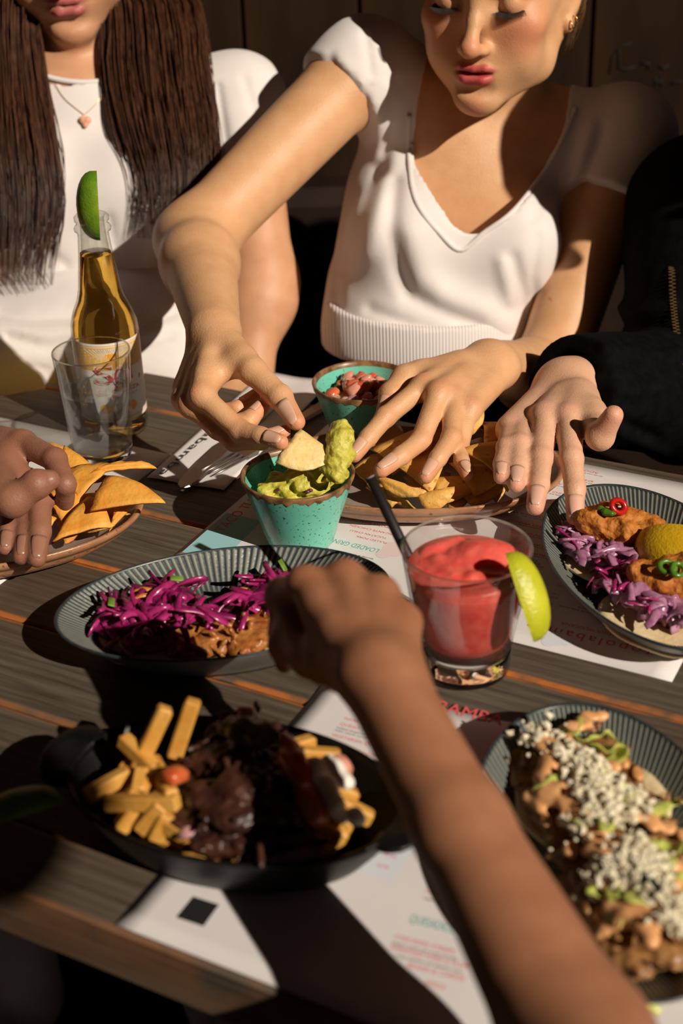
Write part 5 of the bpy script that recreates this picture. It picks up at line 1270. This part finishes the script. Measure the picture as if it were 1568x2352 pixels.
# top
def sleeve(sh, el, L, r0, r1):
    dv = nrm(el-sh); return u(g_([u(c_(sh-dv*1.5, sh+dv*(L+4), r0, r1)), ix(pl_(sh+dv*L, dv), .25)]), 1.8)
ops = torsoB(.42) + [sleeve(shL, elR, 2.6, 4.75, 4.75), sleeve(shR, elL, 6.5, 5.1, 5.0)]
FB = [(-.55, 20, [(905, 420), (898, 530), (915, 615), (940, 680), (1010, 714), (1090, 748), (1130, 790)]), (.60, 34, [(945, 540), (968, 635), (1015, 678), (1095, 708), (1165, 745)]),
      (-.35, 18, [(792, 620), (820, 520), (872, 390)]), (.30, 24, [(845, 580), (872, 470), (903, 370)]), (-.2, 12, [(884, 360), (902, 270), (912, 190)]), (.12, 12, [(862, 360), (880, 270), (888, 200)]),
      (-.25, 10, [(795, 335), (825, 270), (850, 200)]), (-.28, 12, [(760, 130), (800, 250)]), (-.25, 10, [(840, 80), (852, 170)]), (-.32, 14, [(1178, 590), (1206, 680), (1196, 760)]), (.3, 16, [(1150, 600), (1172, 690)]), (-.28, 12, [(1236, 545), (1222, 640), (1236, 720)]),
      (-.35, 14, [(850, 712), (950, 752), (1035, 768)]), (-.3, 16, [(1330, 260), (1290, 390), (1225, 500)]), (-.3, 14, [(1385, 300), (1340, 430), (1300, 520)]), (.25, 18, [(1358, 290), (1312, 420)]), (-.3, 14, [(770, 420), (768, 560), (776, 700)])]
ops += [folds(FB)]
ops += [nz(lambda X: .13*np.sin(X[:, 0]*.75+.9*np.sin(X[:, 2]*.35))*np.sin(X[:, 2]*.28+1.2), .13)]
dvd = 144.0
uncut = list(ops)
ops += [s(c_(P(1056, 592, dvd+.2), P(1066, 505, dvd), .15, 3.1), .18), s(c_(P(1066, 505, dvd), P(1080, 440, dvd), 3.1, 5.9), .18), s(c_(P(1080, 440, dvd), P(1118, 250, dvd+1), 5.9, 8.0), .18), s(c_(P(1118, 250, dvd+1), P(1135, 120, dvd+6), 8.0, 8.4), .18)]
ops += [ix(pl_(P(985, 850, 143), [0, 0, -1.]), .15)]
vtop = sdf_obj('v_neck_top', ops, .33, M_white, pb)
ops = [u(e_(P(978, 770, 151.5), (11.15, 8.9, 12))), ix(pl_(P(985, 850, 143), [0.05, 0, -1.]), .1), ix(pl_(P(985, 748, 143), [0.05, .0, 1.]), .1)]
sdf_obj('ribbed_waistband', ops, .27, M_ribband, vtop)
bind = bez([hit(uncut, x, y, 132, 160, .02) for x, y in ((940, 262), (939, 350), (946, 430), (966, 482), (1004, 530), (1056, 574), (1112, 534), (1176, 487), (1240, 408), (1288, 326), (1322, 245))], 60)
V, F = tube(bind, .27, 8); mkmesh('neck_binding', V, F, M_white, vtop)
# trousers / legs under the table
hipB = P(975, 905, 154)
def legs(hip, m, name, parent, sp=8.5, fwd=42, r=1.0):
    kn = [hip+np.array([x, -fwd, -5]) for x in (-sp-3, sp+3)]
    o = [u(e_(hip, (15*r, 11*r, 9*r)))]
    for x, kq in zip((-sp, sp), kn):
        ft = np.array([kq[0], kq[1]+6, -TOP+4.])
        o += [u(c_(hip+np.array([x, -3, -3]), kq, 7.6*r, 6*r), 4), u(c_(kq, ft, 5.4*r, 4.2*r), 2), u(c_(ft-[0, 0, 1], ft+np.array([0, -13, -1.5]), 3.2, 2.4), 1)]
    return sdf_obj(name, o, .8, m, parent)
hipB = np.array([hipB[0], hipB[1], -21.5]); 
legs(hipB, M_trs, 'trousers', pb)
sdf_obj('undershirt', [u(c_(P(980, 850, 153), hipB+np.array([0, 0, 4]), 7.5, 9.5))], .5, M_trs, pb)
# hair: swept back, wisps by the ear
M_hairB = mat('light brown hair', (.16, .075, .028), (.30, .15, .055), scale=30, rough=.4, stretch=(1, 1, .2))
sdf_obj('hair', [u(hB.e((0, 1.7, 3.9), (7.75, 9.75, 8.5))), u(hB.e((0, 10.5, 5.5), (3.2, 2.6, 3.0)), 1.5), s(hB.e((0, -8.0, -1.9), (6.9, 6.2, 7.6)), .6), s(hB.c((9, -.2, -2.4), (-9, -.2, -2.4), 3.3), .4), s(hB.e((0, -2.5, -6.5), (8.5, 7, 5.5)), .4), wob(41, 2, .1)], .3, M_hairB, pb)
ws = []
for k in range(26):
    a = hB(7.1+rnd.uniform(-.3, .3), 2.2+rnd.uniform(-.8, 1.2), 1+rnd.uniform(-1, 1)); b_ = hB(7.5+rnd.uniform(-.2, .8), 2.6+rnd.uniform(-.8, 1.5), -3+rnd.uniform(-1, 1)); c2 = hB(6.6+rnd.uniform(-.8, .8), 2+rnd.uniform(-1, 1.5), -6+rnd.uniform(-2, 1.5))
    ws.append(bez([a, b_, c2], 9))
strands('hair_wisps', ws, .035, .012, M_hairB, pb)
M_lash = mat('dark lashes', (.012, .008, .006), rough=.6)
for x in (-1, 1):
    ls = []
    for k in range(34):
        q = k/33-.5; bx = x*3.15+q*2.5; by = -8.12+abs(q)**2*2.2+(q*x>0)*.3*abs(q)*2; bzz = -.62-.25*(1-4*q*q)
        a = hB(bx, by, bzz); b_ = hB(bx+q*.5, by-.42, bzz-.22); c2 = hB(bx+q*.95, by-.72, bzz-.30)
        ls.append(bez([a, b_, c2], 5))
    strands('eyelashes', ls, .045, .012, M_lash, pb)['kind'] = 'stuff'
for x in (-1, 1):
    ln = []; ln.append(bez([hB(x*3.15+q*2.5, -8.05+q*q*2.2, -.62-.25*(1-4*q*q)) for q in np.linspace(-.5, .5, 7)], 13))
    strands('lash_line', ln, .07, .05, M_lash, pb, 5)
for x in (-1, 1):
    V, F = tube(bez([hB(x*1.5, -8.45, 1.55), hB(x*3.0, -8.2, 2.0), hB(x*4.9, -6.85, 1.65)], 12), [.1, .2, .24, .25, .25, .24, .22, .2, .17, .14, .1, .05], 6); mkmesh('eyebrow', V, F, M_hairB, pb)
def torus(c, R, r1, r2, n=20, k=8):
    V = [c+R@np.array([(r1+r2*math.cos(6.2832*j/k))*math.cos(6.2832*i/n), (r1+r2*math.cos(6.2832*j/k))*math.sin(6.2832*i/n), r2*math.sin(6.2832*j/k)]) for i in range(n) for j in range(k)]
    return np.array(V), [(i*k+j, ((i+1) % n)*k+j, ((i+1) % n)*k+(j+1) % k, i*k+(j+1) % k) for i in range(n) for j in range(k)]
for x, y in ((1312, 55), (1324, 42)):
    V, F = torus(P(x, y, dep(hB(7.4, -.2, -4.2))-.5), hB.M@rotm(0, 70, 20), .38, .07); mkmesh('earring', V, F, M_gold_j, pb)

# ---------------------------------------------------------------- A: woman with long brown hair
pa = thing('person', P(200, 880, 156), 'woman with long straight brown hair, white T-shirt and white jeans, behind the bottle', 'person')
sAr = P(548, 258, 153); sAl = P(-165, 250, 153)
def torsoA(d=0., full=True):
    o = [u(c_(sAl, P(190, 225, 155.5), 4.4+d, 5.6+d), 2), u(c_(P(190, 225, 155.5), sAr, 5.6+d, 4.4+d), 2), u(e_(P(190, 390, 157), (13+d, 8.4+d, 10.5+d)), 4)]
    if full: o += [u(e_(P(195, 560, 157), (11.8+d, 8.2+d, 11)), 4), u(e_(P(85, 440, 150.6), (5.2+d, 4.4+d, 5.2)), 3), u(e_(P(300, 440, 150.6), (5.2+d, 4.4+d, 5.2)), 3)]
    return o
hA = Fr(np.zeros(3), 3, 12, -2)
chin = hA(0, -8.7, -10.9); hA.o = P(170, 106, 147.5)-chin
elA = P(603, 650, 152); wA = P(575, 838, 150.5)
ha = [wA+np.array([x, -7.5, -4.5-abs(x)*.3]) for x in (2.4, .9, -.7, -2.2)]
fa = [[p, p+np.array([0, -3.6, -2.6]), p+np.array([0, -5.2, -4.6]), p+np.array([0, -5.8, -6.6])] for p in ha]
ta = [wA+np.array([-2.0, -2, -1.5]), wA+np.array([-3.6, -4.5, -3]), wA+np.array([-3.8, -7, -4.8]), wA+np.array([-3.4, -9, -6])]
fa = fa[::-1]
opA, nlA, blA = hand(wA, fa, ta, .93, np.array([0, -.3, 1]))
opsA = torsoA(0, False)+[u(c_(P(185, 200, 154.5), hA(0, 2.5, -6), 5.3, 5.0), 2), u(g_(head_ops(hA, .05)), 1.5)]+arm(sAr, elA, wA, .93)+[u(g_(opA), 1.2), u(c_(sAl, P(-190, 640, 152), 4.1, 3.6), 2), u(c_(P(-190, 640, 152), P(-120, 850, 146), 3.6, 2.4), 1)]
body(pa, opsA, .3, SK_A, NM['A'], [n_+(np.array([0, -.3, 1]),) for n_ in nlA], blA, dict(lips=lipmask(hA), blush=cheekblush(hA, .35)))
ops = torsoA(.42)+[sleeve(sAr, elA, 7.5, 5.2, 4.9), sleeve(sAl, P(-190, 640, 152), 8, 5.4, 5.1)]
ops += [folds([(-.45, 16, [(-20, 652), (150, 660), (340, 640)]), (.4, 20, [(0, 625), (180, 632), (330, 618)]), (-.3, 14, [(60, 540), (150, 610)]), (-.3, 12, [(380, 470), (350, 600)]), (-.25, 12, [(250, 500), (270, 610)]), (-.3, 10, [(500, 200), (520, 330)]), (-.2, 10, [(560, 180), (585, 260)])])]
uncutA = list(ops)
ops += [nz(lambda X: .12*np.sin(X[:, 0]*.6+1.1*np.sin(X[:, 2]*.3))*np.sin(X[:, 2]*.3+.4), .12), s(c_(P(182, 150, 153), P(186, 95, 154), 6.2, 7.5), .2), ix(pl_(P(195, 672, 148), -UP+FW*.2), .2)]
tsA = sdf_obj('t_shirt', ops, .3, M_white, pa)
cl = bez([hit(uncutA, x, y, 138, 165, .0) for x, y in ((70, 150), (95, 170), (130, 182), (185, 189), (240, 185), (285, 172), (312, 150))], 40)
V, F = tube(cl, .3, 8); mkmesh('collar', V, F, M_white, tsA)
hipA = P(205, 800, 158); 
jo = [u(e_(P(205, 730, 157.5), (12.9, 9.2, 7.5))), u(e_(hipA, (15.5, 11.5, 9.5)), 5), u(c_(P(20, 850, 152), P(360, 825, 152), 7.0), 4)]
for x in (-8.5, 8.5):
    hp = np.array([hipA[0]+x, hipA[1]-2, -17.]); kn = np.array([hipA[0]+x*1.3, hipA[1]-34, -19.]); ft = np.array([kn[0], kn[1]+4, -TOP+4.])
    jo += [u(c_(np.array([hipA[0]+x, hipA[1], -9.]), hp, 8, 8.2), 4), u(c_(hp, kn, 8.2, 6.2), 4), u(c_(kn, ft, 5.6, 4.3), 2), u(c_(ft-[0, 0, 1], ft+np.array([0, -13, -1.5]), 3.2, 2.4), 1)]
jo += [folds([(-.4, 13, [(0, 722), (70, 735), (180, 730)]), (-.35, 12, [(20, 775), (110, 800), (190, 790)]), (-.3, 12, [(330, 745), (400, 720)]), (.35, 20, [(0, 748), (90, 765), (200, 755)]), (-.35, 12, [(300, 800), (390, 770)]), (-.3, 10, [(50, 840), (110, 850)])])]
sdf_obj('jeans', jo, .4, M_denim, pa)
M_blue = mat('blue denim pocket', (.06, .16, .24), rough=.8)
# necklace
HA = lambda x, y: hit(uncutA, x, y, 138, 165, .22)
nk = bez([HA(126, 192), HA(150, 228), HA(193, 264)], 12); nk2 = bez([HA(193, 264), HA(226, 232), HA(240, 192)], 12)
nkl = strands('necklace_chain', [np.concatenate([nk, nk2[1:]])], .035, .035, M_gold_j, pa, 5)
M_pend = mat('rose pendant', (.75, .38, .25), rough=.3)
dpn = dep(HA(195, 280))-.1; V, F = sdf([u(e_(P(190, 275, dpn), .40)), u(e_(P(201, 276, dpn), .40), .15), u(e_(P(196, 288, dpn), .28), .35)], .07); mkmesh('heart_pendant', V, F, M_pend, nkl)
# hair
M_hairA = mat('dark red brown hair', (.035, .012, .005), (.105, .036, .013), scale=26, rough=.42, stretch=(6, 6, .12), spec=.4)
def lock(top, mids, n, seed, jit=8.):
    """strand paths: each level is (y, x0, x1, depth); strands keep their rank across the lock"""
    r = np.random.default_rng(seed); out = []
    for k in range(n):
        q = r.random(); dz = r.normal()*.5; pts = []; end = r.beta(3, 1.4)*.5+.5
        lv = [top]+mids; m_ = len(lv)
        for i, (y, x0, x1, dpt) in enumerate(lv):
            qq = q + r.normal()*.012
            bulge = math.sin(math.pi*min(max(qq, 0), 1))*1.6
            pts.append(P(x0+(x1-x0)*qq+r.normal()*jit*.25, y, dpt-bulge+dz))
        b = bez(pts, 18); b = b[:max(6, int(18*end))]; out.append(b)
    return out
L1 = lock((-260, 60, 240, 155), [(-120, -20, 120, 151), (0, -60, 92, 148.6), (180, -70, 108, 147.6), (330, -70, 135, 146.4), (470, -60, 150, 146.2), (600, -50, 128, 146.8), (680, -50, 120, 147.2)], 750, 1)
L2 = lock((-260, 110, 260, 155), [(-120, 190, 360, 151), (0, 225, 455, 149.6), (150, 228, 482, 148.4), (280, 250, 500, 147.2), (400, 285, 505, 146.6), (500, 305, 480, 146.8), (570, 320, 450, 147.2)], 900, 2)
strands('hair', L1+L2, .085, .012, M_hairA, pa)['kind'] = 'stuff'
hb = [u(hA.e((0, 2.6, 3.9), (8.2, 9.6, 9.2))), s(hA.e((0, -7.0, -3.2), (6.9, 6.5, 9.5)), .4), u(c_(hA(6.9, .5, 0), P(400, 120, 152.6), 2.4, 3.4), 2), u(c_(P(400, 120, 152.6), P(425, 330, 149.4), 3.4, 2.6), 1.5), u(c_(P(425, 330, 149.4), P(420, 440, 148.8), 2.4, .8), 1), u(c_(hA(-6.9, .5, 0), P(-10, 120, 151), 2.4, 3.0), 2), u(c_(P(-10, 120, 151), P(-10, 420, 148.4), 3.0, 2.2), 1.5), u(c_(P(-10, 420, 148.4), P(0, 560, 148.4), 2.0, .8), 1), wob(44, 1.6, .15)]
sdf_obj('hair_mass', hb, .35, M_hairA, pa)

# ---------------------------------------------------------------- C: person in the black jacket
M_jack = mat('black jacket', (.002, .002, .0022), (.0045, .0045, .005), scale=90, rough=.9, bump=.4, bscale=700, spec=.06)
pc = thing('person', P(1700, 900, 128), 'person in a black zip jacket reaching a finger into the fried chicken tacos', 'person')
ic = chain(at(1320, 1192, 3.6), [(1320, 1124, 2.5), (1312, 1054, 2.9), (1304, 958, 5.0)])
mc = chain(at(1228, 1168, 4.6), [(1237, 1113, 2.6), (1242, 1052, 3.0), (1252, 955, 5.2)])
rc = chain(at(1184, 1116, 5.6), [(1189, 1073, 2.5), (1193, 1022, 2.8), (1204, 968, 4.8)])
kc2 = chain(at(1150, 1098, 5.8), [(1152, 1066, 2.0), (1162, 1028, 2.2), (1172, 982, 3.9)])
wc = bone((mc[3]+ic[3])/2, 1300, 888, 8.6)
dc = dep(ic[3])
tcm = P(1350, 935, dc+2.2); tmc = P(1362, 968, dc-.2); tic = bone(tmc, 1378, 1002, 3.4, -1); ttc = bone(tic, 1412, 948, 2.6, -1)
dorsC = UP*.75-FW*.66
opC, nlC, blC = hand(wc, [ic[::-1], mc[::-1], rc[::-1], kc2[::-1]], [tcm, tmc, tic, ttc], 1.06, dorsC)
nlC = nlC[:4]
elC = P(1580, 905, 136); shC = P(1625, 500, 142)
hC = Fr(np.array([55.5, 115, 43]), -25, 22, 0)
opsC = [u(g_(opC), 1), u(c_(wc, wc*.6+elC*.4, 2.6, 3.4), 1.2), u(c_(wc*.6+elC*.4, elC, 3.4, 3.8), 1), u(c_(elC, shC, 3.8, 4.6), 1), u(c_(shC, P(1850, 430, 143), 4.5, 6), 2), u(c_(P(1860, 430, 143), hC(0, 3.5, -5), 5.4, 5.2), 2), u(g_(plain_head(hC)), 1.5)]
body(pc, opsC, .21, SK_C, NM['C'], [n_+(nrm(dorsC),) for n_ in nlC], blC)
cuffn = nrm(wc-elC)
jk = [u(c_(shC, elC, 8.0, 6.4)), u(g_([u(c_(elC, wc+cuffn*4, 6.2, 4.2)), ix(pl_(wc-cuffn*.6, cuffn), .3), s(c_(wc-cuffn*2, wc+cuffn*5, 3.1, 3.4), .2)]), 2.0),
      u(c_(shC, P(1860, 455, 144), 6.6, 7.5), 4), u(e_(P(1860, 650, 146), (15, 9.5, 16)), 5), u(e_(P(1870, 880, 148), (15, 11, 13)), 5), u(c_(P(1860, 455, 144), P(2040, 500, 144), 7.5, 6.5), 3)]
nkb = P(1860, 430, 143); nkt = hC(0, 3.5, -5); jk += [u(c_(nkb, nkb*.5+nkt*.5, 7.2, 6.6), 2)]
jk += [folds([(.5, 16, [(1385, 690), (1450, 720), (1540, 700)]), (-.4, 12, [(1380, 725), (1450, 755), (1540, 740)]), (.5, 16, [(1390, 790), (1470, 820), (1560, 800)]), (-.4, 12, [(1400, 830), (1480, 850)]), (.5, 18, [(1350, 870), (1440, 900), (1540, 890)]), (-.4, 12, [(1420, 960), (1500, 1000)]), (.4, 14, [(1430, 1000), (1520, 1040)])])]
jk += [nz(lambda X: .2*np.sin(X[:, 2]*.8+1.3*np.sin(X[:, 0]*.5))*np.sin(X[:, 1]*.35), .2)]
jkt = sdf_obj('jacket', jk, .35, M_jack, pc)
M_brass = mat('brass zip', (.35, .24, .10), metal=1., rough=.35)
HC = lambda x, y: hit(jk, x, y, 100, 150, .08)
zp = bez([HC(1542, 615), HC(1545, 690), HC(1553, 760), HC(1570, 840)], 60); V, F = bevbox(.34, .2, .12, .03)
parts = []
for i, q in enumerate(zp): parts.append((V+q+np.array([.14*(1 if i % 2 else -1), 0, 0]), F))
Vt, Ft = join(parts); mkmesh('zipper', Vt, Ft, M_brass, jkt, smooth=False)['kind'] = 'stuff'
hipC = P(1870, 980, 149); hipC[2] = -21.5; legs(hipC, M_trs, 'trousers', pc)
sdf_obj('hair', [u(hC.e((0, 1.7, 3.9), (7.8, 9.8, 8.6))), s(hC.e((0, -8.0, -1.9), (6.9, 6.2, 7.6)), .6), s(hC.e((0, -2.5, -6.5), (8.5, 7, 5.5)), .4), wob(46, 2, .2)], .4, M_hairA, pc)

# ---------------------------------------------------------------- D: hand taking a paprika chip
pd_ = thing('person', np.array([-85., 95, -TOP]), 'person at the table end whose shade-darkened hand takes a paprika chip', 'person')
dd0 = at(150, 1156, 5.2)
di = chain(dd0, [(150, 1112, 2.4, -1), (126, 1056, 2.9, 1), (52, 1018, 4.6, 1)])
dD = dep(di[3])
dm = chain(at(84, 1288, 3.4), [(92, 1222, 2.6, 1), (92, 1150, 3.0, 1), (20, 1060, 5.0, 1)])
dr = chain(at(48, 1282, 3.4), [(60, 1225, 2.5, 1), (58, 1160, 2.8, 1), (-12, 1090, 4.8, 1)])
dk = chain(at(10, 1262, 3.6), [(20, 1215, 2.0, 1), (15, 1165, 2.3, 1), (-40, 1120, 4.0, 1)])
wd_ = bone((di[3]+dm[3])/2, -110, 1030, 8.6, 1)
td = [P(-30, 1120, dep(dm[2])-2.0), P(30, 1150, dep(dm[2])-3.4), P(84, 1112, dep(dm[2])-3.6), P(122, 1100, dep(dm[2])-3.2)]
dorsD = UP*.75-FW*.5+RT*.2
opD, nlD, blD = hand(wd_, [di[::-1], dm[::-1], dr[::-1], dk[::-1]], td, 1.06, dorsD)
elD = wd_+np.array([-25, 4, 3.]); shD = elD+np.array([-8, -14, 25.])
hD = Fr(shD+np.array([-12, -6, 26]), 70, 10, 0)
opsD = [u(g_(opD), 1), u(c_(wd_, elD*.4+wd_*.6, 2.6, 3.6), 1.2), u(c_(elD*.4+wd_*.6, elD, 3.6, 3.9), 1), u(c_(elD, shD, 3.9, 4.6), 1.5), u(c_(shD, shD+np.array([-12, -4, 4]), 4.6, 6), 2), u(c_(shD+np.array([-12, -4, 4]), hD(0, 2.5, -6), 5.8, 5.2), 2), u(g_(plain_head(hD)), 1.5)]
body(pd_, opsD, .2, SK_D, NM['D'], [n_+(nrm(dorsD),) for n_ in nlD[:4]]+[nlD[4]+(nrm(UP*.3-FW+RT*.5),)], blD)
M_tee = mat('dark grey tee', (.03, .03, .035), rough=.9)
cD = shD+np.array([-14, -6, 0.])
sdf_obj('t_shirt', [u(c_(shD+np.array([1, 1, 0]), cD, 6, 7.5)), u(e_(cD+np.array([-2, 0, -16]), (10, 15, 20)), 4), u(e_(cD+np.array([-3, 0, -38]), (11, 15, 14)), 4), u(c_(cD, cD+np.array([-6, -16, 0]), 7, 5.5), 3), u(c_(shD, shD*.55+elD*.45, 5.6, 5.2), 1.5)], .6, M_tee, pd_)
o_ = cD+np.array([-3, 0, 0]); o_[2] = -24
sdf_obj('trousers', [u(e_(o_, (12, 16, 10)))]+[u(c_(o_+np.array([0, y, -3]), o_+np.array([22, y*1.2, -4]), 7.5, 6), 4) for y in (-8, 8)]+[u(c_(o_+np.array([22, y*1.2, -4]), np.array([o_[0]+18, o_[1]+y*1.2, -TOP+4]), 5.5, 4.2), 2) for y in (-8, 8)], .8, M_trs, pd_)
sdf_obj('hair', [u(hD.e((0, 1.7, 3.9), (7.8, 9.8, 8.6))), s(hD.e((0, -8.0, -1.9), (6.9, 6.2, 7.6)), .6), s(hD.e((0, -2.5, -6.5), (8.5, 7, 5.5)), .4)], .5, M_lash, pd_)

# ---------------------------------------------------------------- E: bare forearm reaching over the table
pe = thing('person', np.array([0., -10, -TOP]), 'person whose bare brown forearm reaches across, fist over the pulled meat tacos', 'person')
eM = [at(700, 1338, 15.2), at(792, 1325, 15.6), at(872, 1362, 15.4), at(925, 1425, 14.8)]
we = at(872, 1555, 14.2)
fwd = nrm((eM[1]+eM[2])/2-we); dn = np.array([0, 0, -1.])
fe = []
for i, p in enumerate(eM):
    L = (3.9, 4.2, 4.0, 3.2)[i]; lt = nrm(eM[0]-eM[3])
    a = p+nrm(fwd*.55+dn*.85+lt*(.45 if i == 0 else .15))*L; b_ = a+nrm(dn*.9-fwd*.45+lt*.1)*2.4; c2 = b_+nrm(dn*.3-fwd*.9)*2.0
    fe.append([p, a, b_, c2])
te = [at(790, 1540, 12.8), at(716, 1508, 11.8), at(660, 1480, 11.0), at(642, 1428, 10.4)]
dorsE = np.array([0, -.25, 1.])
opE, nlE, blE = hand(we, fe, te, .95, dorsE)
elE = at(1335, 2410, 8.0)
shE = elE+np.array([1.5, -28, 4.])
hE = Fr(np.array([0., -17, 40]), 170, 5, 0)
opE += [u(c_(te[1], fe[0][1], 1.0, .9), .8), u(c_(te[2], fe[1][1], .9, .9), .8)]
opsE = [u(g_(opE), 1.2), u(c_(we, we*.55+elE*.45, 2.05, 2.25), 1.2), u(c_(we*.55+elE*.45, elE, 2.25, 3.0), 1), u(c_(elE, shE, 3.0, 4.7), 1.5), u(c_(shE, np.array([2., -8, 20]), 4.9, 6), 2), u(c_(np.array([1., -10, 20]), hE(0, 2.5, -6), 6, 5.4), 2), u(g_(plain_head(hE)), 1.5)]
body(pe, opsE, .26, SK_E, NM['E'], [n_+(nrm(dorsE),) for n_ in nlE[:4]], blE)
sdf_obj('t_shirt', [u(c_(shE+np.array([0, -1, 1]), np.array([1., -9, 16]), 6, 8)), u(e_((0., -10, 2), (16, 11, 17)), 4), u(e_((0., -10, -20), (15, 12, 16)), 4), u(c_((1., -9, 16), (-17., -8, 15), 8, 6), 3), u(c_(shE, shE*.6+elE*.4, 5.9, 5.4), 1.5)], .6, M_tee, pe)
sdf_obj('trousers', [u(e_((0., -10, -30.5), (16, 12, 9.5)))]+[u(c_((0.+x, -10, -32), (0.+x*1.2, 26, -33), 7.5, 6), 4) for x in (-8, 8)]+[u(c_((0.+x*1.2, 26, -33), (0.+x*1.2, 22, -TOP+4), 5.5, 4.2), 2) for x in (-8, 8)], .8, M_trs, pe)
sdf_obj('hair', [u(hE.e((0, 1.7, 3.9), (7.8, 9.8, 8.6))), s(hE.e((0, -8.0, -1.9), (6.9, 6.2, 7.6)), .6), s(hE.e((0, -2.5, -6.5), (8.5, 7, 5.5)), .4)], .5, M_lash, pe)
M_wood2 = mat('dark chair wood', (.05, .025, .012), rough=.5)
for nm, cx, cy, lab in (('stool', 0., -12., 'dark wooden stool under the person whose forearm reaches across'), ('stool', o_[0], o_[1], 'dark wooden stool at the table end')):
    t = thing('stool', np.array([cx, cy, -TOP]), lab, 'stool')
    V, F = lathe([(.02, -43.4), (14, -43.4), (15, -42.6), (15, -40.8), (14.4, -40.2), (.02, -40.2)], 32); mkmesh('seat', V+np.array([cx, cy, 0]), F, M_wood2, t)
    for a in range(4):
        q = .785+a*1.5708; V, F = tube([(cx+9*math.cos(q), cy+9*math.sin(q), -43.5), (cx+13*math.cos(q), cy+13*math.sin(q), -TOP)], [1.6, 1.3], 8); mkmesh('leg', V, F, M_wood2, t)
